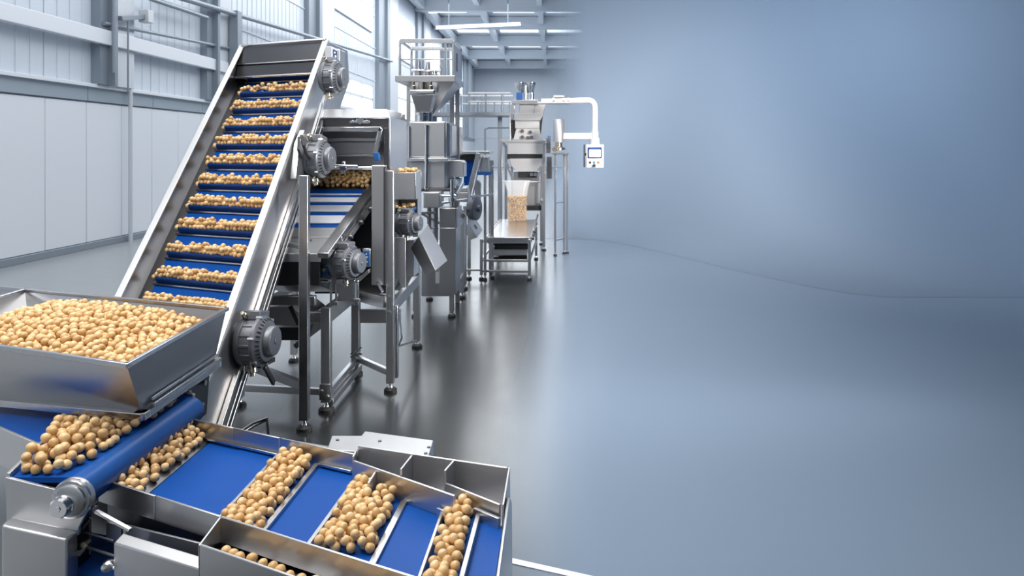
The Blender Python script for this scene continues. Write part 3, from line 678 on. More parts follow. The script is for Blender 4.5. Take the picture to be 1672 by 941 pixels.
# sloped belt
b1, b0 = V((-1.62,6.96,1.655)), V((-1.715,5.84,1.235)); BWd = V((-.52,0,0))
def S(t, a_, h=0): return b0.lerp(b1,t)+BWd*a_+V((0,-.351*h,.936*h))
a = MB(); a.prism([S(.30,.0), S(1,.0), S(1,1), S(.30,1)], (0,.01,-.03)); a.build('belt', belt_m, scr)
for t0, t1 in ((.42,.535),(.60,.70),(.76,.835),(.885,.90)):
    a = MB(); a.prism([S(t0,.03,.0), S(t1,.03,.0), S(t1,1,.0), S(t0,1,.0)], (0,-.005,.012)); a.build('belt_slat', slat_m, scr, .002)
a = MB(); a.prism([S(0,.0,.004), S(.215,.0,.004), S(.215,1,.004), S(0,1,.004)], (0,.004,-.014)); a.prism([S(.222,.0,.006), S(.36,.0,.006), S(.36,1,.006), S(.222,1,.006)], (0,.004,-.014)); a.prism([S(0,.0,.004), S(0,1,.004), S(0,1,.004)+V((0,0,-.06)), S(0,0,.004)+V((0,0,-.06))], (0,.012,0)); ap = a.build('apron', sheet, scr, .003)
a = MB(); q = S(.17,.28,.006); a.lathe([(.012,0),(.012,.006)], q, (0,-.35,.93), 10); a.build('apron_screw', steel_d, ap)
a = MB(); a.bar(S(-.02,-.05,.0), S(1.04,-.05,.0), .085, .045, up=V((0,-.351,.936))); a.build('side_rail', steel_b, scr, .005)
a = MB(); a.bar(S(.10,-.10,-.09), S(.98,-.10,-.09), .03, .05, up=V((0,-.351,.936))); a.bar(S(.3,-.06,-.06), S(.98,-.06,-.06), .02, .03, up=V((0,-.351,.936))); a.build('chain_guide', steel, scr, .004)
a = MB()
for i in range(3): a.lathe([(.020,0),(.020,.03),(.012,.035)], S(.35+.22*i,-.13,-.07), (1,0,0), 14)
a.build('guide_roller', steel_d, scr)
# interior shade as a black block, tank and lower hopper under the belt
a = MB(); a.prism([(-2.2,6.95,.86),(-2.2,6.95,1.60),(-2.2,5.98,1.20),(-2.2,5.98,.98),(-2.2,6.4,.86)], (.44,0,0)); a.build('belt_tank', steel_d, scr, .004)
a = MB(); a.box(-2.1,-1.44,6.98,7.54,.74,1.64); a.build('interior_shade_block', void, scr)  # black block standing for the unlit inside of the machine
a = MB(); fbox(a, 436,484,514,499, 5.86, .05); a.build('tank_beam', steel, scr, .004)
a = MB(); a.prism([P(434,501,5.95), P(476,501,5.95), P(500,520,5.95), P(490,534,5.95), P(430,530,5.95)], (0,.5,0)); a.build('lower_hopper', steel_s, scr, .003)
a = MB(); a.bar(P(474,500,5.9), P(488,530,5.9), .03, .015, up=V((0,1,0))); a.build('hopper_brace', void, scr)
a = MB(); fbox(a, 430,535,500,556, 6.2, .4); a.build('sump', void, scr)
a = MB(); a.path([P(482,566,5.95), P(492,558,5.95), P(502,548,5.95), P(508,530,5.95)], .02); a.build('drain_hose', steel_d, scr)
# drive at the front
motor(scr, P(546,428,6.08), (1,-.28,0), .128, .255, 'gear_motor', tb=(0,0,1))
a = MB(); fpoly(a, ((541,398),(548,386),(559,386),(559,420),(541,430)), 6.12, .05); fbox(a, 543,386,558,392, 6.08,.1); a.build('drive_bracket', steel, scr, .004)
a = MB(); fpoly(a, ((576,462),(578,458),(602,440),(602,446),(583,463)), 6.2,.06); fbox(a,552,464,578,492,6.1,.16); fpoly(a, ((549,456),(561,456),(558,464),(549,466)), 6.02,.03); a.build('drive_base', steel, scr, .003)
a = MB()
for x in (540.5,549,578,584): a.bar(P(x,458,6.05), P(x,499,6.05), .015)
a.bar(P(540,495,6.05), P(552,495,6.05), .03,.03); a.bar(P(574,490,6.05), P(588,490,6.05), .02,.02); a.build('drive_stay', steel_b, scr, .002)
a = MB(); fbox(a, 592,406,604.5,436, 6.24, .02); tp = a.build('tag_plate', steel_b, scr, .002)
a = MB(); fbox(a, 593.5,410,603,434, 6.234, .008); a.build('blue_tag', blue_p, tp)
a = MB()
for x_,y_,r_ in ((598,415,1.1),(599,420,1.4),(597.5,423,.9),(599,428,1.2)): a.lathe([(r_*.0048,0),(r_*.0048,.003)], P(x_,y_,6.234), (0,-1,0), 8)
a.build('tag_marks', white_p, tp)
a = MB(); a.prism([P(509,453,6.0), P(517,443,6.0)+V((0,.12,0)), P(543,447,6.0)+V((0,.12,0)), P(540,457,6.0)], (0,0,-.018)); fbox(a, 523,456,536,462, 6.0,.03); a.build('sensor_shelf', sheet, scr, .003)
a = MB(); fbox(a, 523,435,536,449, 6.05,.06); fpoly(a, ((525,435),(531,432),(536,435)), 6.05,.05); sn = a.build('sensor_block', blue_p, scr, .004)
a = MB(); a.lathe([(.012,0),(.012,.006)], P(529.5,441,6.05), (0,-1,0), 12); fbox(a, 532,433,538,435, 6.045,.03); a.build('sensor_eye', emit('yellow_plastic',(.55,.62,.12),0), sn)
# tall door panel + frame legs
a = MB(); fbox(a, 606.5,270,627.5,466, 6.50,.10); a.build('tall_panel', steel_s, scr, .006)
a = MB(); a.bar(P(628.5,272,6.51), P(628.5,466,6.51), .012, .05); a.build('panel_hinge', steel_d, scr)
a = MB(); a.tube(P(617,462,6.48), P(625,477,6.46), .011); a.lathe([(.018,0),(.018,.03)], P(616.5,462,6.5), (0,-1,0), 12); a.build('panel_handle', chrome, scr)
leg(scr, -1.354, 6.58, 1.83, .062, m=steel_s)
leg(scr, -1.387, 8.05, .80, .062, m=steel_s)
leg(scr, -1.742, 6.09, .80, .07, m=steel)
leg(scr, -1.766, 7.09, .80, .07, m=steel)
leg(scr, -2.45, 6.2, .9, .06); leg(scr, -2.45, 7.5, 2.0, .06)
a = MB(); a.box(-1.31,-1.29,6.55,6.61,.12,.72); a.build('leg_flange', steel_b, scr, .003)
a = MB()
for p, q, s1, s2 in (((-1.742,6.06,.735),(-1.766,7.1,.735),.06,.12), ((-1.354,6.6,.69),(-1.387,8.05,.69),.05,.10), ((-1.75,7.1,.52),(-1.37,7.1,.52),.05,.12), ((-1.766,7.0,.735),(-1.40,6.62,.735),.05,.10), ((-2.45,6.12,.72),(-1.74,6.12,.72),.05,.08), ((-2.45,7.5,.72),(-1.4,7.5,.72),.05,.08), ((-2.45,6.2,.72),(-2.45,7.5,.72),.05,.08)):
    a.bar(p, q, s1, s2)
a.build('upper_beam', steel, scr, .004)
a = MB()
for p, q in (((-1.742,6.09,.13),(-1.766,7.09,.13)), ((-1.766,7.09,.15),(-1.37,6.62,.15)), ((-2.45,6.2,.15),(-1.742,6.09,.15)), ((-1.71,6.09,.07),(-1.73,7.09,.07))): a.bar(p, q, .04, .05)
a.build('floor_beam', steel, scr, .004)
a = MB(); q = V((-1.742,6.05,.16)); a.box(-1.785,-1.70,6.045,6.06,.10,.22); a.hexnut((-1.765,6.045,.17),(0,-1,0),.012,.012); a.hexnut((-1.72,6.045,.13),(0,-1,0),.012,.012); a.obox(V((-1.75,7.04,.2)), V((.05,0,0)), V((0,.01,0)), V((0,0,.012))); a.bar((-1.80,7.03,.17),(-1.70,7.03,.26),.014); a.build('leg_clamp', steel_b, scr, .002)
a = MB()
for zz in (.79,.66): a.hexnut((-1.36,6.548,zz),(0,-1,0),.014,.014)
a.path([P(651,510,6.75),P(655,540,6.75),P(656,552,6.75),P(650,566,6.75)], .008); a.tube(P(648,566,6.75),P(680,556,7.6),.01); a.build('leg_bolt', chrome, scr)
# discharge side: box, little belt, motor, chute
a = MB()
zt, zb_ = P(0,282,6.9).z, P(0,326,6.9).z
a.box(-1.385,-1.2,6.9,6.914,zb_,zt); a.prism([(-1.2,6.9,zt),(-1.2,7.15,zt+.02),(-1.2,7.20,zt-.06),(-1.2,7.2,1.36),(-1.2,7.02,1.36),(-1.2,7.02,zb_),(-1.2,6.9,zb_)], (-.012,0,0)); a.box(-1.40,-1.385,6.86,7.2,1.30,zt+.01); a.box(-1.385,-1.2,7.19,7.2,1.36,zt)
a.build('discharge_box', sheet, scr, .004)
a = MB(); a.box(-1.385,-1.212,6.94,7.19,1.70,1.72); a.build('box_shelf', steel, scr)
a = MB(); a.prism([(-1.40,6.9,1.42),(-1.215,6.9,1.475),(-1.215,6.9,1.505),(-1.40,6.9,1.45)], (0,.28,0)); a.build('discharge_belt', roll_m, scr, .006)
motor(scr, P(648,364,6.86), (1,-.25,0), .105, .24, 'gear_motor', tb=(0,0,1))
a = MB(); A1,A2,A3,A4 = P(684,386,6.85),P(698,366,7.15),P(730,426,7.15),P(711,442,6.85); A5,A6 = P(671,405,7.05),P(696,451,7.05)
a.plate([A1,A2,A3,A4], .008); a.plate([A1,A4,A6,A5], .008); a.build('discharge_chute', sheet, scr, .002)
a = MB(); fpoly(a, ((645,388),(662,388),(662,470),(655,470),(650,452),(645,470)), 6.75,.02); fbox(a, 662,392,676,452, 7.1,.25); a.build('side_cover', steel_s, scr, .003)
a = MB(); fpoly(a, ((663,388),(684,388),(684,450),(672,452),(663,470)), 7.4,.05); a.build('rear_cover', steel, scr)

# ================================================================ WEIGHING TOWER
tow = thing('weighing_tower', 'stainless box tower with rounded edges under the caged platform, behind the hooded machine', 'machine', (-1.5,10.2,0))
yt = 9.6
a = MB(); p = P(667,198,yt); q = P(733,258,yt); a.box(p.x,-1.31,yt,11.0,q.z,p.z); a.prism([(-1.31,yt,q.z),(-1.31,yt,p.z),(-1.265,yt+.06,p.z-.015),(-1.265,yt+.06,q.z)], (0,.10,0)); a.build('upper_cabinet', steel_s, tow, .02, seg=3)
a = MB(); a.box(-1.31,-1.262,9.78,11.02,q.z+.02,p.z-.03); a.build('side_door', steel_b, tow, .02, seg=3)
a = MB(); fbox(a, 664,258,731,264, 9.56,.9); a.build('collar', steel_b, tow, .006)
a = MB(); fbox(a, 669,264,727,308, 9.65,.8); a.build('lower_cabinet', steel_s, tow, .012)
a = MB(); a.tube(P(696,206,9.56), P(696,310,9.56), .02); a.tube(P(668,206,9.57),P(668,258,9.57),.015)
for y_ in (206,254,262,306): a.lathe([(.03,-.012),(.03,.012)], P(696,y_,9.56), (0,0,1), 12)
a.build('corner_tube', chrome, tow)
a = MB(); fbox(a, 666,308,735,313, 9.6,.8); a.build('lower_collar', steel_d, tow, .004)
a = MB(); fbox(a, 691,314,718,340, 9.35,.35); a.build('junction_box', steel_s, tow, .012)
a = MB(); fbox(a, 717,340,744,372, 9.45,.5); fbox(a,717,372,744,482,9.45,.5); a.build('control_cabinet', steel, tow, .008)
a = MB(); p=P(744,340,9.45); a.box(p.x,p.x+.02,9.47,9.93,P(0,372,9.45).z,p.z); a.build('cabinet_side', sheet, tow, .004)
a = MB(); fpoly(a, ((728,266),(732,262),(752,262),(757,266),(757,289),(728,289)), 9.9,.35); a.build('filter_box', steel_s, tow, .006)
a = MB(); a.lathe([(.10,0),(.10,.04),(.05,.14),(.05,.2)], P(742,290,10.1), (0,0,-1), 20); a.build('filter_cone', chrome, tow)
a = MB(); a.tube(P(738,293,9.4), P(738,338,9.4), .022); a.tube(P(716,320,9.5), P(745,320,9.5), .02); a.tube(P(720,332,9.5), P(762,326,9.7), .016); a.lathe([(.04,-.02),(.04,.02)], P(738,326,9.4), (0,0,1), 12); a.tube(P(745,318,9.5),P(756,300,9.8),.02); a.build('pipe_run', chrome, tow)
a = MB(); fbox(a, 742,314,764,330, 10.0,.3); fpoly(a, ((742,314),(746,309),(762,306),(764,314)), 10.0,.25); a.build('valve_block', steel_s, tow, .008)
a = MB(); a.lathe([(.04,-.03),(.05,0),(.04,.04)], P(744,332,9.6), (0,-1,0), 14); a.lathe([(.03,-.02),(.03,.06)], P(757,352,9.9), (0,-1,0), 12); a.build('brass_valve', brass, tow)
leg(tow, -1.225, 9.52, P(0,372,9.52).z, .055); leg(tow, -1.24, 10.72, 1.2, .055)
leg(tow, -1.66, 9.52, 1.30, .055); leg(tow, -1.66, 10.6, 1.8, .055)
a = MB(); a.bar((-1.225,9.52,.30),(-1.24,10.7,.30),.04,.05); a.bar((-1.225,9.52,1.05),(-1.24,10.7,1.05),.04,.05); a.bar((-1.66,9.52,1.28),(-1.23,9.52,1.05),.03,.03); a.bar((-1.66,9.5,1.25),(-1.42,9.5,1.25),.03,.03); a.build('leg_beam', steel, tow, .004)
a = MB(); fbox(a, 688,400,734,484, 9.85,.5); a.build('lower_panel', steel, tow, .006)
a = MB(); fbox(a, 711,444,717,463, 9.84,.012); a.build('socket_plate', white_p, tow, .003)
a = MB(); fbox(a,744,384,749,408,10.1,.03); fbox(a,744,414,750,436,10.1,.03); a.build('white_bracket', white_p, tow, .003)
a = MB(); fbox(a, 700,340,704,398, 9.5,.04); fbox(a,709,340,715,398,9.5,.05); fbox(a,697,356,716,358,9.52,.03); fbox(a,697,372,716,374,9.52,.03); a.build('cabinet_ladder', steel_b, tow)

# caged platform with its hopper, standing on its own posts behind the tower
plf = thing('caged_platform', 'open tube cage on a square tray above the stainless tower, funnel hanging below', 'platform', (-1.5,10.1,2.35))
yp_, yq = 9.7, 10.5; x0, x1 = P(653,0,yp_).x, P(740,0,yp_).x; z0, z1 = P(0,124,yp_).z, P(0,67,yp_).z
a = MB()
for x in (x0,x1):
    for y in (yp_,yq): a.bar((x,y,z0),(x,y,z1),.026)
for z in (z1,):
    a.bar((x0,yp_,z),(x1,yp_,z),.03,.05); a.bar((x0,yq,z),(x1,yq,z),.03); a.bar((x0,yp_,z),(x0,yq,z),.03); a.bar((x1,yp_,z),(x1,yq,z),.03)
zm = P(0,97,yp_).z
a.bar((x0,yp_,zm),(x1,yp_,zm),.016); a.bar((x0,yp_,zm),(x0,yq,zm),.016)
a.bar((P(727,0,yp_).x,yp_,z0),(P(727,0,yp_).x,yp_,z1),.022); a.bar((P(733,0,yp_).x,yp_,z0),(P(733,0,yp_).x,yp_,z1),.012)
xa_, xb_ = P(672,0,10.0).x, P(720,0,10.0).x; za_ = P(0,78,10.0).z
for x in (xa_, xb_): a.bar((x,10.0,z0),(x,10.0,za_),.028)
a.bar((xa_,10.0,za_),(xb_,10.0,za_),.03)
a.build('cage_bar', steel_b, plf, .003)
a = MB(); a.box(x1-.004,x1+.01,yp_+.10,yq-.02,z0,z1-.03); sp_ = a.build('cage_sheet', sheet, plf, .003)
a = MB(); a.box(x1+.009,x1+.013,yp_+.22,yp_+.34,z0+.08,z1-.12); a.build('sheet_slot', void, sp_)
a = MB(); a.box(x0-.05,x1+.03,yp_-.05,yq+.05,z0-.075,z0); a.build('tray', steel, plf, .006)
a = MB()
a.tube((xa_,9.98,z0+.09),(xb_,9.98,z0+.09),.02)
for px_, h_ in ((684,.22),(694,.12),(699,.20),(710,.10)):
    c = P(px_,0,9.98); c.z = z0; a.lathe([(.05,0),(.05,h_*.4),(.03,h_*.5),(.02,h_)], c, (0,0,1), 14)
a.build('load_cell', steel, plf)
a = MB(); zt_ = z0-.075; zl = P(0,188,10.0).z
a.loft([(x0+.1,yp_,zt_),(x1+.01,yp_,zt_),(x1+.01,yq,zt_),(x0+.1,yq,zt_)], [(P(690,0,10.0).x,9.98,zl),(P(707,0,10.0).x,9.98,zl),(P(707,0,10.0).x,10.12,zl),(P(690,0,10.0).x,10.12,zl)]); a.build('platform_hopper', steel_s, plf, .003)
a = MB(); fbox(a, 667,146,710,155, 9.5,.36); a.build('funnel_lid', steel_b, plf, .02)
a = MB(); p0_, p1_ = P(671,155,9.52), P(707,155,9.52); r0_, r1_ = P(680,184,9.6), P(702,184,9.6)
a.loft([p0_,p1_,p1_+V((0,.32,0)),p0_+V((0,.32,0))],[r0_,r1_,r1_+V((0,.16,0)),r0_+V((0,.16,0))]); a.build('front_funnel', steel_s, plf, .008)
a = MB(); a.lathe([(.09,0),(.09,.03),(.075,.035),(.075,.10)], V((P(690,0,9.68).x,9.68,P(0,184,9.68).z)), (0,0,-1), 20); a.tube(P(700,182,9.7),P(700,199,9.7),.045); a.tube(P(690,198,9.7),P(690,190,9.7),.06); a.build('neck', chrome, plf)
a = MB()
for px_ in (675,690,703): a.lathe([(.03,0),(.03,.04),(.02,.05),(.02,.09)], P(px_,146,9.6), (0,0,1), 12)
a.lathe([(.05,0),(.05,.08)], P(690,146,9.62), (0,0,1), 14); a.build('lid_clamp', brass, plf)
a = MB()
for px_ in (738,747):
    c = P(px_,0,10.44); a.bar((c.x,10.44,0),(c.x,10.44,z0-.07),.055)
a.bar((P(667,0,11.15).x,11.15,0),(P(667,0,11.15).x,11.15,z0+.0),.05); a.build('post', steel, plf, .004)
a = MB(); a.bar((P(667,0,11.15).x,11.15,z0-.05),(P(747,0,10.44).x,10.47,z0-.05),.05); a.build('rear_beam', steel, plf)

# ================================================================ SMALL BLUE-BELT ELEVATOR further back
sm = thing('transfer_conveyor', 'small blue-belt conveyor with a drum and chute between the tower and the packing machine', 'conveyor', (-1.25,12,0))
y_ = 12.0
a = MB(); fbox(a, 738,247,799,251.5, y_,.7); a.build('top_plate', steel, sm, .004)
a = MB(); fbox(a, 741,252,776,262, y_+.08,.5); a.build('under_plate_shade', void, sm)  # black block standing for the shade under the top plate
a = MB(); fpoly(a, ((758,263),(778,257),(768,303),(757,303)), y_+.12,.04); a.build('belt', belt_m, sm)
a = MB(); a.bar(P(781,250,y_), P(765,320,y_), .065, .05, up=V((0,1,0))); a.bar(P(786,256,y_), P(772,318,y_), .02,.03, up=V((0,1,0))); a.build('side_rail', steel_b, sm, .004)
a = MB(); fbox(a, 783,256,797,281, y_+.05,.3); a.build('end_box', sheet, sm, .006)
a = MB()
for px_ in (786,792,797): a.lathe([(.026,0),(.026,.05),(.016,.06)], P(px_,256,y_+.06), (0,-1,0), 12)
a.build('end_bolt', white_p, sm)
a = MB(); fbox(a, 779,280,802,286, y_-.02,.08); a.build('blue_bar', blue_p, sm, .003)
a = MB(); a.lathe([(.06,0),(.17,.02),(.18,.06),(.18,.12),(.16,.13)], P(767,340,y_-.2), (1,-.35,0), 28); a.lathe([(.05,.12),(.05,.18)], P(767,340,y_-.2), (1,-.35,0), 16); a.build('drum', grey_p, sm, .004)
a = MB(); fpoly(a, ((774,300),(779,294),(784,300),(783,350),(778,358)), y_+.05,.2); a.build('drum_cover', steel, sm, .006)
a = MB(); A1,A2,A3,A4 = P(764,366,11.7),P(774,354,12.0),P(788,376,12.0),P(779,388,11.7); a.plate([A1,A2,A3,A4],.01); a.plate([A1,A4,P(768,392,11.9),P(756,372,11.9)],.01); ch = a.build('chute', steel_s, sm, .002)
a = MB(); c_ = (A1+A3)/2; nn = (A2-A1).cross(A4-A1).normalized(); nn = nn if nn.y < 0 else -nn; u_ = (A4-A1).normalized(); v_ = (A2-A1).normalized()
a.obox(c_+nn*.007, u_*.035, v_*.025, nn*.002); a.build('orange_label', mat('rust_orange',(.55,.25,.10),0,.5), ch)
for px_, yy_, zt_ in ((759,11.4,1.2),(766,12.3,1.0),(792,12.2,1.75),(804,12.4,1.75)): leg(sm, P(px_,0,yy_).x, yy_, zt_, .04 if px_ > 780 else .05)
a = MB(); a.bar(P(759,322,11.4), P(804,318,12.4), .03); a.bar(P(792,285,12.2), P(804,285,12.4), .03); a.bar(V((P(759,0,11.4).x,11.4,1.15)), V((P(766,0,12.3).x,12.3,.98)), .04); a.build('cross_bar', steel, sm)
a = MB(); fbox(a, 798,262,806,440, 12.8,.06); a.build('rear_upright', steel, sm)
a = MB(); a.bar(V((P(801,0,12.8).x,12.83,.0)), V((P(801,0,12.8).x,12.83,.4)), .05); a.bar(V((P(801,0,12.8).x,12.83,1.6)), V((P(804,0,12.4).x,12.4,1.6)), .04); a.build('rear_stay', steel_d, sm)

# ================================================================ PACKING MACHINE
pk = thing('packing_machine', 'tall stainless bagging machine with twin cups on top, at the far end of the line', 'machine', (-.8,16.2,0))
yk = 15.9
a = MB()
for px_ in (849,867): a.lathe([(.06,0),(.06,.02),(.085,.10),(.115,.19),(.115,.205),(.10,.205)], P(px_,152,yk+.2), (0,0,1), 22)
a.build('feed_cup', chrome, pk)
a = MB()
for px_ in (858,868): a.tube(P(px_,140,yk+.2), P(px_,200,yk+.2), .05)
a.build('feed_tube', chrome, pk)
a = MB(); fbox(a, 843,151,853,163, yk,.12); a.build('blue_drive', blue_p, pk, .006)
a = MB(); fbox(a, 838,163,879,170, yk,.5); fpoly(a, ((838,164),(842,164),(838,196),(833,196),(834,172)), yk+.1,.1); a.build('head_frame', steel_b, pk, .008)
a = MB(); fbox(a, 848,170,872,186, yk+.1,.3); fpoly(a, ((872,168),(891,168),(886,190),(872,190)), yk+.15,.25); a.build('head_body', steel, pk, .006)
a = MB(); fpoly(a, ((838,185),(888,185),(882,197),(842,197)), yk-.05,.55); a.build('collector', steel, pk, .004)
a = MB(); fbox(a, 841,197,881,210, yk,.5); a.build('weigh_box', sheet, pk, .005)
a = MB(); fpoly(a, ((832,196),(841,196),(843,226),(836,226)), yk+.1,.3); fpoly(a, ((880,198),(886,190),(882,226),(879,226)), yk+.1,.3); a.build('side_bucket', void, pk, .003)
a = MB(); fpoly(a, ((843,210),(881,210),(884,228),(838,228)), yk+.02,.45); a.build('lower_chute', steel_s, pk, .004)
a = MB()
for x_, y_ in ((853,224),(866,216),(868,224),(853,214),(862,225)): a.lathe([(.035,0),(.035,.05)], P(x_,y_,yk), (0,-1,0), 12)
a.build('chute_valve', steel_d, pk)
a = MB(); fbox(a, 829,231,890,252, yk-.1,.7); a.build('main_box', sheet, pk, .006)
a = MB(); fbox(a, 828,252,889,260, yk-.06,.6); a.build('slot', void, pk)
a = MB(); fpoly(a, ((832,259),(886,259),(884,270),(876,279),(842,279),(834,270)), yk-.08,.5); a.build('lower_box', steel_s, pk, .005)
a = MB(); fbox(a, 838,280,882,340, yk+.25,.3); a.build('sealing_body', steel, pk, .006)
a = MB(); fbox(a, 846,282,876,290, yk+.02,.2); fbox(a, 842,336,884,344, yk+.05,.2); a.build('sealing_jaw', void, pk, .006)
a = MB()
for x_ in (874,868): a.lathe([(.035,0),(.035,.10)], P(x_,285,yk), (0,-1,0), 12)
a.tube(P(860,297,yk),P(882,297,yk),.02); a.build('jaw_cylinder', chrome, pk)
a = MB(); a.bar(P(827,266,yk-.12), P(837,292,yk-.12), .05,.03, up=V((0,1,0))); a.bar(P(886,270,yk-.12), P(878,292,yk-.12), .04,.03, up=V((0,1,0))); a.build('film_guide', steel_b, pk, .003)
for px_, yy_, zt_ in ((818,15.8,2.2),(888,15.8,2.2),(826,16.8,2.1),(884,16.8,2.1)): leg(pk, P(px_,0,yy_).x, yy_, zt_, .055)
a = MB()
zt_=2.17; L0,L1 = P(818,0,15.8).x, P(888,0,15.8).x
a.bar((L0,15.8,zt_),(L1,15.8,zt_),.05); a.bar((L0,15.8,zt_),(P(826,0,16.8).x,16.8,2.08),.05); a.bar((L1,15.8,zt_),(P(884,0,16.8).x,16.8,2.08),.05)
for z_ in (.95,): a.bar((L1,15.8,z_),(P(884,0,16.8).x,16.8,z_),.04); a.bar((P(826,0,16.8).x,16.8,z_),(P(884,0,16.8).x,16.8,z_),.04)
a.build('frame_beam', steel, pk, .004)
a = MB(); a.tube(P(833,190,yk+.1), P(833,232,yk), .02); a.build('frame_strut', steel_b, pk)
# side valves on the right of the frame
a = MB(); fbox(a, 892,226,899,250, yk-.05,.2); fbox(a, 893,256,901,292, yk+.1,.2); a.build('valve_rack', steel_d, pk, .006)
a = MB(); a.lathe([(.03,0),(.03,.05)], P(897,226,yk), (0,0,1), 10); a.build('blue_valve', blue_p, pk)
a = MB(); a.bar(P(888,236,yk), P(900,236,yk), .03); a.bar(P(888,268,yk+.15), P(898,268,yk+.15), .03); a.build('rack_bar', steel, pk)
# pipe from the head to the operator pendant
pip = thing('operator_stand', 'grey post stand with cylinder, bent pipe arm and hanging touch panel right of packing machine', 'control panel', (.05,15.0,0))
ys = 15.0
def arc(p, q, c, n_=6): return [(p*(1-t)**2+c*2*t*(1-t)+q*t*t) for t in [i/n_ for i in range(n_+1)]]
a = MB(); a.path([P(884,166,ys), P(958,164,ys)]+arc(P(960,164,ys),P(971.5,178,ys),P(971.5,164,ys))+[P(971.5,217,ys)], .055, 14); a.build('pipe_arm', white_p, pip, smooth=60)
a = MB(); a.tube(P(878,168.5,ys-.06), P(931,168.5,ys-.06), .022); a.tube(P(904,159,ys), P(921,159,ys), .035)
for px_ in (904,920,928): a.lathe([(.065,-.02),(.065,.02)], P(px_,165,ys), (1,0,0), 14)
a.build('pipe_clamp', steel, pip)
a = MB(); a.lathe([(.105,0),(.105,.42),(.095,.43)], P(912.5,232,ys), (0,0,1), 28); a.build('cylinder', sheet, pip, smooth=50)
a = MB(); a.lathe([(.13,0),(.13,.04),(.07,.06),(.07,.14)], P(912.5,245,ys), (0,0,1), 20); a.lathe([(.05,0),(.05,.06)], P(906,244,ys-.1), (0,-1,0), 12); a.build('cylinder_base', brass, pip)
a = MB(); fbox(a, 900,249,929,252.5, ys-.08,.5); a.build('stand_plate', steel_b, pip, .004)
for px_, yy_ in ((906.5,15.0),(921,15.3),(926,15.36)):
    leg(pip, P(px_,0,yy_).x, yy_, P(0,251,yy_).z, .04)
a = MB(); a.bar((P(906.5,0,15).x,15,.3),(P(921,0,15.3).x,15.3,.3),.03); a.bar((P(906.5,0,15).x,15,1.0),(P(921,0,15.3).x,15.3,1.0),.02); a.build('stand_brace', steel, pip)
a = MB(); a.bar(P(918,222.5,ys), P(966,222.5,ys), .10,.115); a.build('support_arm', white_p, pip, .012)
a = MB(); a.lathe([(.095,0),(.095,.11),(.075,.13),(.075,.24)], P(971,236,ys), (0,0,1), 24); a.build('swivel', grey_l, pip)
a = MB(); fbox(a, 957.5,236,986,274, ys-.10,.16); pb_ = a.build('panel_box', white_p, pip, .012)
a = MB(); fbox(a, 953,236,955.2,273, ys-.06,.08); fbox(a, 954,250,959,254, ys-.04,.03); a.build('panel_handle', black, pip, .004)
a = MB(); fbox(a, 959.5,240.5,982.5,258.5, ys-.11,.012); a.build('screen_bezel', navy, pb_, .003)
a = MB(); fbox(a, 962,244.5,980.5,256.5, ys-.114,.006); sc_ = a.build('touch_screen', screen, pb_)
a = MB(); fbox(a, 962,242.5,980.5,244.5, ys-.114,.006); a.build('screen_bar', blue_p, pb_)
for px_, m_, nm, lb in ((963.5,black,'push_button','black push button'),(970,teal,'push_button','teal push button'),(977,amber,'push_button','orange push button')):
    a = MB(); a.lathe([(.024,0),(.024,.012),(.018,.02)], P(px_,265.5,ys-.10), (0,-1,0), 16); o = a.build(nm, m_, pb_); o['label'] = lb
a = MB(); a.lathe([(.02,0),(.02,.03),(.03,.035),(.03,.05)], P(970,270.5,ys-.10), (0,-1,0), 14); a.build('selector_knob', void, pb_)

# ================================================================ TAKE-AWAY CONVEYOR with the filled bag
tk = thing('takeaway_conveyor', 'low stainless takeaway table conveyor carrying the filled bag, at end of the line', 'conveyor', (-.75,13.5,0))
yf, ybk = 12.3, 15.5; zt_ = .652; x0, x1 = P(796,0,yf).x, P(866,0,yf).x
a = MB(); a.box(x0,x1,yf,ybk,zt_-.02,zt_); a.box(x0,x1,yf-.012,yf,zt_-.095,zt_); a.build('table_top', steel_b, tk, .006)
a = MB(); a.box(x0-.02,x0,yf,ybk,zt_-.09,zt_+.012); a.box(x1,x1+.02,yf,ybk,zt_-.09,zt_+.012); a.build('side_frame', steel, tk, .004)
a = MB(); a.bar((x1+.05,yf+.05,zt_+.09),(x1+.05,ybk-.1,zt_+.09),.03,.03)
for y_ in (12.6,13.4,14.2,15.0): a.bar((x1+.02,y_,zt_-.04),(x1+.05,y_,zt_+.09),.02)
a.build('guard_rail', chrome, tk, .004)
a = MB()
for y_ in (12.6,13.1,13.6,14.1,14.6,15.1): a.lathe([(.03,0),(.03,.03)], (x1+.02,y_,zt_-.05), (1,0,0), 14)
a.build('rail_bolt', steel_d, tk)
a = MB(); a.box(x0+.10,x1-.02,yf+.10,ybk-.2,zt_-.20,zt_-.12); a.build('return_belt', void, tk, .01)
a = MB(); fbox(a, 803,407,861,417, 12.5,.3); a.build('drive_tray', steel_s, tk, .005)
a = MB(); a.bar((x0+.1,12.8,.26),(x0-.05,14.6,.30),.08,.03); fbox(a, 806,418,860,428, 13.2,.4); a.build('drip_pan', void, tk, .004)
for px_, yy_ in ((786,12.26),(864.5,12.2),(800,15.3),(869,14.5)):
    leg(tk, P(px_,0,yy_).x if yy_ < 13 else (x0-.06 if px_ < 820 else x1+.04), yy_, zt_-.02, .045)
a = MB(); xl, xr = P(786,0,12.26).x, P(864.5,0,12.2).x
a.bar((xl,12.26,.30),(xr,12.2,.30),.03,.035); a.bar((xl,12.26,.135),(xr,12.2,.135),.03,.035); a.bar((xl,12.26,.15),(xl-.3,12.26,.15),.03,.03); a.bar((xr,12.2,.30),(x1+.04,14.5,.34),.03,.035); a.bar((xl,12.26,.3),(x0-.06,15.3,.32),.03,.035); a.bar((xl,12.26,zt_-.06),(x0,12.34,zt_-.06),.04)
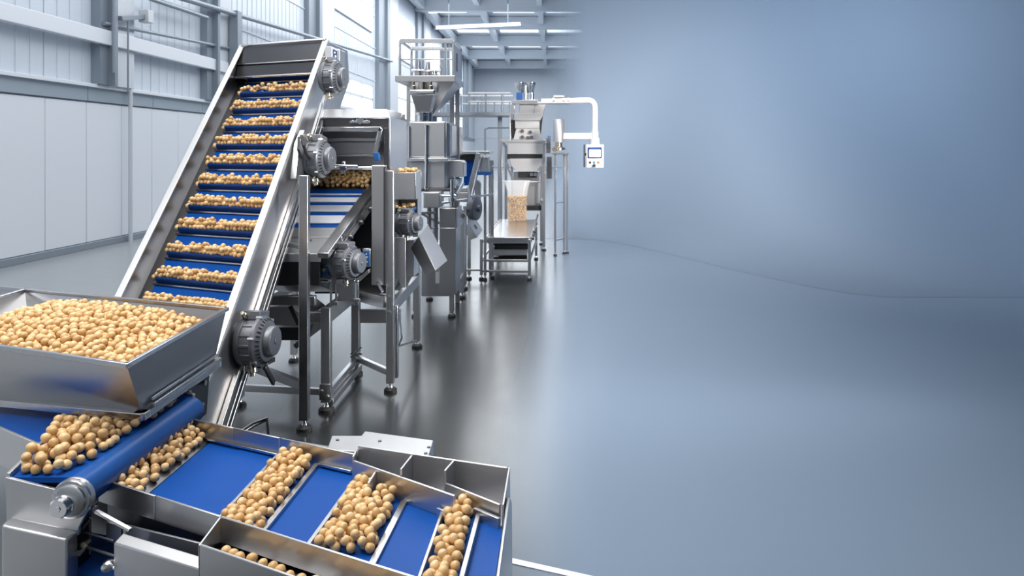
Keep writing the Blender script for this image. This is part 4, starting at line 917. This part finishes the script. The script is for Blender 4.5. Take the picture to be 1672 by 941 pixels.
a.bar((xr,12.2,zt_-.06),(x1,12.34,zt_-.06),.04); a.build('frame_bar', steel, tk, .004)
a = MB(); a.tube((x0+.06,12.45,zt_-.12),(x1-.03,12.45,zt_-.12),.028); a.build('end_roller', steel_d, tk)

# bag
bg = thing('filled_bag', 'clear plastic bag with flared open top filled with chickpeas, standing on takeaway conveyor', 'bag', (-.7,15.1,zt_))
bx, by = P(844.5,0,15.1).x, 15.1
def ring(z, wx, wy, n_=40, wob=0, ph=0):
    r = []
    for i in range(n_):
        t = 2*PI*i/n_; c, s = math.cos(t), math.sin(t); e = .55
        k = 1+wob*math.sin(5*t+ph)+wob*.6*math.sin(9*t+ph*2)
        r.append(V((bx+wx*math.copysign(abs(c)**e,c)*k, by+wy*math.copysign(abs(s)**e,s)*k, z)))
    return r
def bagmesh(levels, cap):
    mb = MB(); prev = None
    for z, wx, wy, wob in levels:
        vs = [mb.bm.verts.new(p) for p in ring(z, wx, wy, 40, wob, z*7)]
        if prev:
            for i in range(40): mb.bm.faces.new((prev[i], prev[(i+1)%40], vs[(i+1)%40], vs[i]))
        else: mb.bm.faces.new(vs[::-1])
        prev = vs
    if cap: mb.bm.faces.new(prev)
    return mb
z0 = zt_
bagmesh([(z0+.004,.18,.10,0),(z0+.05,.19,.115,.01),(z0+.25,.188,.115,.012),(z0+.48,.186,.10,.02)], False).build('bag_film', film, bg, smooth=80)
nk = MB(); prev = None
for z, wx, wy, wob in [(z0+.48,.186,.10,.02),(z0+.56,.19,.085,.04),(z0+.66,.215,.07,.04),(z0+.76,.255,.05,.03)]:
    vs = [nk.bm.verts.new(p) for p in ring(z, wx, wy, 40, wob, z*7)]
    if prev:
        for i in range(40): nk.bm.faces.new((prev[i], prev[(i+1)%40], vs[(i+1)%40], vs[i]))
    prev = vs
nk.build('bag_neck', film2, bg, smooth=80)
a = MB(); rp = ring(z0+.76,.255,.05,40,.03,(z0+.76)*7); a.path(rp+[rp[0]], .006, 6); a.build('bag_mouth', white_p, bg)
# ================================================================ MEZZANINE far behind
mz = thing('mezzanine', 'grey walkway deck with tube railing far behind, between tower and packing machine', 'walkway', (-2.2,18.5,0))
ym = 18.3; zd = P(0,189,ym).z; z2 = P(0,183,ym).z; x0, x1 = P(690,0,ym).x, P(834,0,ym).x
a = MB(); a.box(x0,x1,ym,ym+1.0,zd,z2); a.build('deck', col_d, mz, .006)
a = MB()
for py_ in (152,166):
    z_ = P(0,py_,ym).z; a.tube((P(764,0,ym).x,ym+.04,z_),(x1,ym+.04,z_),.02)
    a.tube((P(700,0,ym).x,ym+.95,z_),(x1,ym+.95,z_),.02)
a.build('rail', grey_l, mz)
a = MB()
for px_ in (766,793,820): a.tube((P(px_,0,ym).x,ym+.04,z2),(P(px_,0,ym).x,ym+.04,P(0,152,ym).z),.022)
for px_ in (780,807,832): a.tube((P(px_,0,ym).x,ym+.04,z2),(P(px_,0,ym).x,ym+.04,P(0,166,ym).z),.016)
for px_ in (710,745,780,815): a.tube((P(px_,0,ym).x,ym+.95,z2),(P(px_,0,ym).x,ym+.95,P(0,152,ym).z),.022)
a.build('rail_post', col_d, mz)
a = MB()
for px_, yy_ in ((700,18.4),(700,19.2),(812,19.2)): a.bar((P(px_,0,ym).x,yy_,0),(P(px_,0,ym).x,yy_,zd),.10)
a.build('support_post', col_d, mz, .004)
gt = thing('pipe_gate', 'thin dark square pipe frame standing left of the packing machine', 'frame', (P(792,0,17.2).x,17.2,0))
a = MB(); a.bar(P(792,210,17.2), V((P(792,0,17.2).x,17.2,0)), .035); a.build('upright', col_d, gt); a = MB(); a.bar(P(797,209,17.2), P(836,209,17.2), .03); a.bar(P(792,212,17.2), P(798,209,17.2), .03); a.bar(V((P(836,0,17.2).x,17.2,P(0,209,17.2).z)), V((P(836,0,17.2).x,17.2,0)), .03); a.build('top_bar', col_d, gt)
WORLD = 0.9
# ================================================================ CHICKPEAS
R = .0175
def pea_template(sub, seed):
    bm = bmesh.new(); bmesh.ops.create_icosphere(bm, subdivisions=sub, radius=1.0)
    rnd = random.Random(seed); ax = [V((rnd.uniform(-1,1),rnd.uniform(-1,1),rnd.uniform(-1,1))).normalized() for _ in range(4)]
    for v in bm.verts:
        c = v.co.normalized(); k = 1.0
        k += .06*max(0, c.z-.80)/.2                                   # beak
        k -= .09*math.exp(-(c.x/.16)**2)*max(0, c.z+.15)              # crease
        k += .045*c.y*c.y-.03*c.z*c.z
        for i, a_ in enumerate(ax): k += .022*math.sin(3.1*c.dot(a_)+i)
        v.co = c*k
    bm.verts.ensure_lookup_table()
    co = np.array([v.co[:] for v in bm.verts]); fa = np.array([[v.index for v in f.verts] for f in bm.faces]); bm.free()
    return co, fa
T3 = [pea_template(3, i) for i in range(3)]; T2 = [pea_template(2, i) for i in range(3)]
rs = np.random.RandomState(3)
def rot(): 
    q = rs.normal(size=4); q /= np.linalg.norm(q); w_,x,y,z = q
    return np.array([[1-2*(y*y+z*z),2*(x*y-z*w_),2*(x*z+y*w_)],[2*(x*y+z*w_),1-2*(x*x+z*z),2*(y*z-x*w_)],[2*(x*z-y*w_),2*(y*z+x*w_),1-2*(x*x+y*y)]])
class Heap:
    """drop balls one at a time, each on the lowest of several spots"""
    def __init__(s, r=R): s.g = {}; s.b = []; s.r = r
    def key(s, x, y): return (int(math.floor(x/(2*s.r))), int(math.floor(y/(2*s.r))))
    def rest(s, x, y, base):
        z = base+s.r; i, j = s.key(x, y)
        for a in (i-1,i,i+1):
            for b in (j-1,j,j+1):
                for (X,Y,Z) in s.g.get((a,b), ()):
                    d2 = (X-x)**2+(Y-y)**2
                    if d2 < 4*s.r*s.r*.98:
                        zz = Z+math.sqrt(4*s.r*s.r*.98-d2)
                        if zz > z: z = zz
        return z
    def add(s, x, y, z):
        s.g.setdefault(s.key(x,y), []).append((x,y,z)); s.b.append((x,y,z))
    def fill(s, sample, base, cap, n, tries=14, miss=60):
        fails = 0; out = []
        while len(out) < n and fails < miss:
            best = None
            for _ in range(tries):
                x, y = sample()
                z = s.rest(x, y, base(x,y))
                if z <= cap(x,y) and (best is None or z-base(x,y) < best[2]-base(best[0],best[1])): best = (x,y,z)
            if best is None: fails += 1; continue
            fails = 0; s.add(*best); out.append(best)
        return out
def poly_sampler(poly, rnd):
    xs_ = [p[0] for p in poly]; ys_ = [p[1] for p in poly]
    def inside(x, y):
        c = False; n_ = len(poly)
        for i in range(n_):
            x1, y1 = poly[i]; x2, y2 = poly[i-1]
            if (y1 > y) != (y2 > y) and x < (x2-x1)*(y-y1)/(y2-y1)+x1: c = not c
        return c
    def f():
        while True:
            x, y = rnd.uniform(min(xs_),max(xs_)), rnd.uniform(min(ys_),max(ys_))
            if inside(x, y): return x, y
    return f
rnd = random.Random(11)
pool = []     # (x,y,z, zone)
# tray lanes
def lane(x0, x1, ya, yb_, hgt, n, zone, skip=None, ramp=.0):
    h = Heap(.0168); e = .016
    fn = lambda x: nearY(x)+.004+e; fb = lambda x: backY(x)-.012-e
    def smp():
        while True:
            x = rnd.uniform(x0+e, x1-e); y = rnd.uniform(max(fn(x),ya), min(fb(x),yb_))
            if skip is None or not skip(x,y): return x, y
    cap = lambda x,y: ZT+R*1.2+hgt*(.55+.45*math.sin(PI*(x-x0)/(x1-x0)))*(1+ramp*(y-2.9))
    out = h.fill(smp, lambda x,y: ZT+.001, cap, n, tries=20, miss=120)
    pool.extend([(*p, zone) for p in out])
lane(-1.228,-1.052, 2.4,3.6, .036, 420, 'lane with the longest row')
lane(-.822,-.61, 2.72,3.6, .044, 420, 'lane with the notch plate', skip=lambda x,y: (abs(x+.718) < .022 and y > 3.085))
lane(-.418,-.303, 2.3,3.6, .040, 420, 'lane at the right')
# front trough
h = Heap()
def smp():
    x = rnd.uniform(-1.145,-.35); return x, fy(x)+.028+rnd.uniform(0,.065)
pool.extend([(*p,'trough') for p in h.fill(smp, lambda x,y: ZT-.008, lambda x,y: ZT+.012+.02*min(1,(x+1.2)*2), 60)])
# under the roller
h = Heap()
def smp():
    x = rnd.uniform(-1.765,-1.650); return x, rnd.uniform(nearY(x)+.03, farY(x)-.03)
pool.extend([(*p,'drop') for p in h.fill(smp, lambda x,y: ZT+.030-(max(x,-1.70)+1.70)*.47, lambda x,y: min(ZT+.075-(x+1.72)*.45, ZT+.06+(x+1.765)*.9), 260)])
# pile on the infeed belt
h = Heap(.0195); pp = [(-2.005,2.983),(-1.85,2.981),(-1.815,3.15),(-1.822,3.5),(-1.815,3.86),(-2.05,3.9),(-2.24,3.62),(-2.10,3.40),(-2.055,3.28)]
pool.extend([(*p,'pile') for p in h.fill(poly_sampler(pp,rnd), lambda x,y: ZB+.001, lambda x,y: ZB+.03+.07*min(1,max(0,(-1.815-x)/.10))*min(1,max(.25,(y-2.93)/.2))*min(1,max(.05,(3.50-y)/.18)), 420)])
# hopper heap
h = Heap()
cc = lambda p,q,t: (p.x+(q.x-p.x)*t, p.y+(q.y-p.y)*t)
def shrink(ps, k):
    cx_ = sum(p[0] for p in ps)/len(ps); cy_ = sum(p[1] for p in ps)/len(ps); return [(cx_+(x-cx_)*k, cy_+(y-cy_)*k) for x,y in ps]
hp = [(hFR.x-.055,hFR.y+.14),(hBR.x-.045,hBR.y-.16),(-2.95,4.72),(-2.95,3.87)]
def hcap(x, y):
    cx_, cy_ = -2.48, 4.22
    u_ = (x-cx_)/.75; v_ = (y-cy_-.42*-(x-cx_))/.62
    return 1.045+.10*math.exp(-(u_*u_+v_*v_)*.85)
hb_ = lambda x,y: hcap(x,y)-.075
heap = h.fill(poly_sampler(hp,rnd), hb_, hcap, 4200, tries=10, miss=80)
rest = [(x,y,z) for x,y,z in heap]
# bed under the hopper heap
bed = MB(); N_ = 14; q_ = [V((*p,0)) for p in hp]; gr = []
for i in range(N_+1):
    row = []
    for j in range(N_+1):
        p = q_[0].lerp(q_[3],i/N_).lerp(q_[1].lerp(q_[2],i/N_), j/N_); row.append(bed.bm.verts.new((p.x,p.y,hb_(p.x,p.y)+.004)))
    gr.append(row)
for i in range(N_):
    for j in range(N_): bed.bm.faces.new((gr[i][j],gr[i+1][j],gr[i+1][j+1],gr[i][j+1]))
bed.build('chickpea_bed', mat('chickpea_bed_tan',(.42,.24,.09),0,.7,None,.8,60,noise=.3,nscale=40), hop)
# rows on the elevator
for k, s0 in enumerate(SROW):
    prof = [(.032,.018),(.026,.052),(.066,.018),(.056,.052),(.10,.018),(.036,.084),(.088,.050),(.068,.082)]
    for j,(sd,dd) in enumerate(prof):
        a_ = .075+.02*rnd.random()
        while a_ < EW-.115:
            keep = (1,1,1,.95,.8,.75,.6,.35)[j]
            if k == 10: keep *= .55 if a_ > .5 else 1
            if rnd.random() < keep:
                p = E(s0+sd+rnd.uniform(-.006,.006), a_, -.185+dd+rnd.uniform(-.003,.004)); rest.append((p.x,p.y,p.z))
            a_ += .0345+rnd.uniform(0,.004)
    for _ in range(3):
        p = E(s0+.02+.05*rnd.random(), EW-.10+.03*rnd.random(), -.168); rest.append((p.x,p.y,p.z))
# screening machine: pile, shelf, little belt
h = Heap(); rest += h.fill(lambda: (rnd.uniform(-2.15,-1.645), rnd.uniform(6.99,7.26)), lambda x,y: 1.665+(y-6.97)*.38-.01, lambda x,y: 1.665+(y-6.97)*.38+.055, 420, tries=6)
a = MB(); a.prism([(-2.18,6.965,1.655),(-1.63,6.965,1.655),(-1.63,7.27,1.762),(-2.18,7.27,1.762)], (0,0,-.03)); a.build('pile_bed', steel_d, scr)
h = Heap(); rest += h.fill(lambda: (rnd.uniform(-1.36,-1.235), rnd.uniform(6.95,7.16)), lambda x,y: 1.72, lambda x,y: 1.835, 140, tries=6)
h = Heap(); rest += h.fill(lambda: (rnd.uniform(-1.375,-1.235), rnd.uniform(6.93,7.12)), lambda x,y: 1.455+(x+1.4)*.297, lambda x,y: 1.50+(x+1.4)*.2, 70, tries=6)

# the bag's filling
z0_bag = .652
h = Heap(); e_ = .17
fillp = h.fill(lambda: (bx+rnd.uniform(-.165,.165), by+rnd.uniform(-.085,.075)), lambda x,y: z0_bag+.006, lambda x,y: z0_bag+.47, 1900, tries=5, miss=120)
def mesh_of(pts, tmpl, r0, r1, name):
    vs, fs, off = [], [], 0
    for i, (x,y,z) in enumerate(pts):
        co, fa = tmpl[i%3]; k = rs.uniform(r0, r1)
        vs.append((co*k)@rot().T+np.array((x,y,z))); fs.append(fa+off); off += len(co)
    vs = np.concatenate(vs); fs = np.concatenate(fs)
    me = bpy.data.meshes.new(name); me.vertices.add(len(vs)); me.vertices.foreach_set('co', vs.ravel()); me.loops.add(fs.size); me.loops.foreach_set('vertex_index', fs.ravel().astype(np.int32))
    me.polygons.add(len(fs)); me.polygons.foreach_set('loop_start', np.arange(0,fs.size,3,dtype=np.int32)); me.polygons.foreach_set('loop_total', np.full(len(fs),3,dtype=np.int32)); me.update(); me.validate()
    me.polygons.foreach_set('use_smooth', [True]*len(me.polygons)); me.materials.append(pea); return me
ob_ = V(bg['_o'])
o = bpy.data.objects.new('chickpea_fill', mesh_of([(x-ob_.x,y-ob_.y,z-ob_.z) for x,y,z in fillp], T2, .016, .0185, 'chickpea_fill')); C.objects.link(o); o.parent = bg; o['kind'] = 'stuff'
def exposed(i, pts):
    x,y,z = pts[i][:3]
    n_ = 0
    for (X,Y,Z,_) in pts:
        if Z > z+R*.5 and (X-x)**2+(Y-y)**2 < (2.0*R)**2 and Y < y+R*.8: n_ += 1
    return n_ < 2
vis = [p for i,p in enumerate(pool) if exposed(i, pool) and p[2] > 0]
vis.sort(key=lambda p: math.sqrt(p[0]**2+p[1]**2+(2-p[2])**2))
ZR = {'pile': 1.11, 'drop': 1.0, 'trough': 1.0}
for z_ in ('lane with the longest row','lane with the notch plate','lane at the right'): ZR[z_] = .97
zonelab = {
 'lane with the longest row': ('tan chickpea in the leftmost filled lane of the sorting tray','chickpeas in the leftmost tray lane'),
 'lane with the notch plate': ('tan chickpea in the wide middle lane of the sorting tray','chickpeas in the middle tray lane'),
 'lane at the right': ('tan chickpea in the narrow right-hand lane of the sorting tray','chickpeas in the right tray lane'),
 'trough': ('tan chickpea in the front trough of the sorting tray','chickpeas in the front trough'),
 'drop': ('tan chickpea on the steel slope below the blue roller','chickpeas below the roller'),
 'pile': ('tan chickpea in the pile on the infeed belt before the blue roller','chickpeas on the infeed belt')}
sel = [p for p in vis if p[0]*FPX/p[1]+PX > -12 and PY+(EYE-p[2])*FPX/p[1] < 955][:300]
selset = set(sel); rest += [p[:3] for p in pool if p not in selset]
pm = []
for co, fa in T3:
    me = bpy.data.meshes.new('chickpea'); me.from_pydata((co*R).tolist(), [], fa.tolist()); me.polygons.foreach_set('use_smooth', [True]*len(me.polygons)); me.materials.append(pea); pm.append(me)
first = {}
for i, (x,y,z,zone) in enumerate(sel):
    o = bpy.data.objects.new('chickpea', pm[i%3]); C.objects.link(o)
    o.location = (x,y,z); o.rotation_euler = (rnd.uniform(0,6.28),rnd.uniform(0,6.28),rnd.uniform(0,6.28)); s_ = rnd.uniform(.92,1.07)*ZR.get(zone,1); o.scale = (s_,s_,s_)
    tag(o, zonelab[zone][0], 'chickpea', zonelab[zone][1])
vs, fs, off = [], [], 0
for i, (x,y,z) in enumerate(rest):
    co, fa = (T3 if y < 4.9 and z > .9 and x > -3 and i < 3500 and (y < 3.9) else T2)[i%3] if z > .9 else T3[i%3]
    k = R*rs.uniform(.95,1.10)
    vs.append((co*k)@rot().T+np.array((x,y,z))); fs.append(fa+off); off += len(co)
vs = np.concatenate(vs); fs = np.concatenate(fs)
me = bpy.data.meshes.new('chickpea_mass'); me.vertices.add(len(vs)); me.vertices.foreach_set('co', vs.ravel()); me.loops.add(fs.size); me.loops.foreach_set('vertex_index', fs.ravel().astype(np.int32))
me.polygons.add(len(fs)); me.polygons.foreach_set('loop_start', np.arange(0,fs.size,3,dtype=np.int32)); me.polygons.foreach_set('loop_total', np.full(len(fs),3,dtype=np.int32)); me.update(); me.validate()
me.polygons.foreach_set('use_smooth', [True]*len(me.polygons)); me.materials.append(pea)
o = bpy.data.objects.new('chickpea_mass', me); C.objects.link(o)
tag(o, 'loose tan chickpeas heaped in the hopper and in rows up the elevator', 'chickpeas', None, 'stuff')
print('peas: pool', len(pool), {z: sum(1 for p in pool if p[3]==z) for z in zonelab}, 'sel', len(sel), {z: sum(1 for p in sel if p[3]==z) for z in zonelab}, 'rest', len(rest), 'heap', len(heap))

# ================================================================ LIGHT
wd = bpy.data.worlds.new('sky'); bpy.context.scene.world = wd; wd.use_nodes = True
nt = wd.node_tree; bgn = nt.nodes['Background']
tc = nt.nodes.new('ShaderNodeTexCoord'); sp = nt.nodes.new('ShaderNodeSeparateXYZ'); nt.links.new(tc.outputs['Generated'], sp.inputs[0])
cr = nt.nodes.new('ShaderNodeValToRGB'); nt.links.new(sp.outputs['Z'], cr.inputs[0])
cr.color_ramp.elements[0].position = 0; cr.color_ramp.elements[0].color = (.21,.23,.26,1)
cr.color_ramp.elements[1].position = .75; cr.color_ramp.elements[1].color = (.95,.98,1.0,1)
e = cr.color_ramp.elements.new(.18); e.color = (.36,.40,.45,1)
nt.links.new(cr.outputs[0], bgn.inputs['Color']); bgn.inputs['Strength'].default_value = WORLD
def area(name, loc, size, power, rot_=(0,0,0), col=(1,1,1), sy=None):
    l = bpy.data.lights.new(name, 'AREA'); l.energy = power; l.size = size; l.color = col
    if sy: l.shape = 'RECTANGLE'; l.size_y = sy
    o = bpy.data.objects.new(name, l); C.objects.link(o); o.location = loc; o.rotation_euler = rot_; return o
area('overhead_fill', (-3.0,3.0,6.0), 3.0, 310, (0,math.radians(8),0), (1,.985,.96), 4.0)  # added fill over the foreground, stands for no visible fitting
area('overhead_fill', (-1.6,9.0,6.5), 2.2, 180, (0,0,0), (.97,.985,1), 7.0)  # added fill over the middle machines
area('overhead_fill', (-5.5,16,8.0), 4.0, 390, (0,math.radians(25),0), (.93,.97,1), 16)  # added fill for the left side of the hall
area('overhead_fill', (-3.5,55,11.2), 9, 6800, (0,0,0), (.93,.97,1), 60)  # added fill so the far hall is not dark
def wash(loc, to, size, power, spread, col, sy=None):
    l = bpy.data.lights.new('aimed_fill', 'AREA'); l.energy = power; l.size = size; l.color = col; l.spread = math.radians(spread)
    if sy: l.shape = 'RECTANGLE'; l.size_y = sy
    o = bpy.data.objects.new('aimed_fill', l); C.objects.link(o); o.location = loc
    o.rotation_euler = (V(to)-V(loc)).to_track_quat('-Z','Y').to_euler()
wash((6.6,3.0,5.2), (1.6,20.5,1.6), 3.2, 275, 38, (1,.91,.82))  # added out-of-view light, brightens the left part of the backdrop
wash((5.6,6.0,4.1), (-1.9,6.3,2.5), 1.0, 62, 30, (1,.99,.97), 6)  # added out-of-view softbox, brightens the right-facing steel
wash((9.0,-1.5,3.4), (8.2,20,3.7), 2.6, 430, 48, (.86,.93,1))  # added out-of-view light, lifts the right part of the backdrop
_s = area('floor_fill_strip', (.25,9.5,7.8), 1.0, 112, (0,0,0), (1,.90,.80), 13); _s.data.spread = math.radians(58)  # added out-of-view strip, evens the light along the floor fade

# ================================================================ CAMERA
cam = bpy.data.cameras.new('camera'); co_ = bpy.data.objects.new('camera', cam); C.objects.link(co_)
co_.location = (0,0,EYE); co_.rotation_euler = (PI/2,0,0)
cam.sensor_width = 36; cam.lens = FPX/1672*36; cam.shift_x = (836-PX)/1672; cam.shift_y = -(470.5-PY)/1672
cam.clip_start = .1; cam.clip_end = 300
cam.dof.use_dof = True; cam.dof.focus_distance = 4.2; cam.dof.aperture_fstop = 6.3
sc = bpy.context.scene; sc.camera = co_
vs_ = sc.view_settings; vs_.view_transform = 'Standard'; vs_.look = 'None'; vs_.gamma = 1; vs_.use_curve_mapping = False; vs_.exposure = 0.0
for o in sc.objects:
    if '_o' in o: del o['_o']
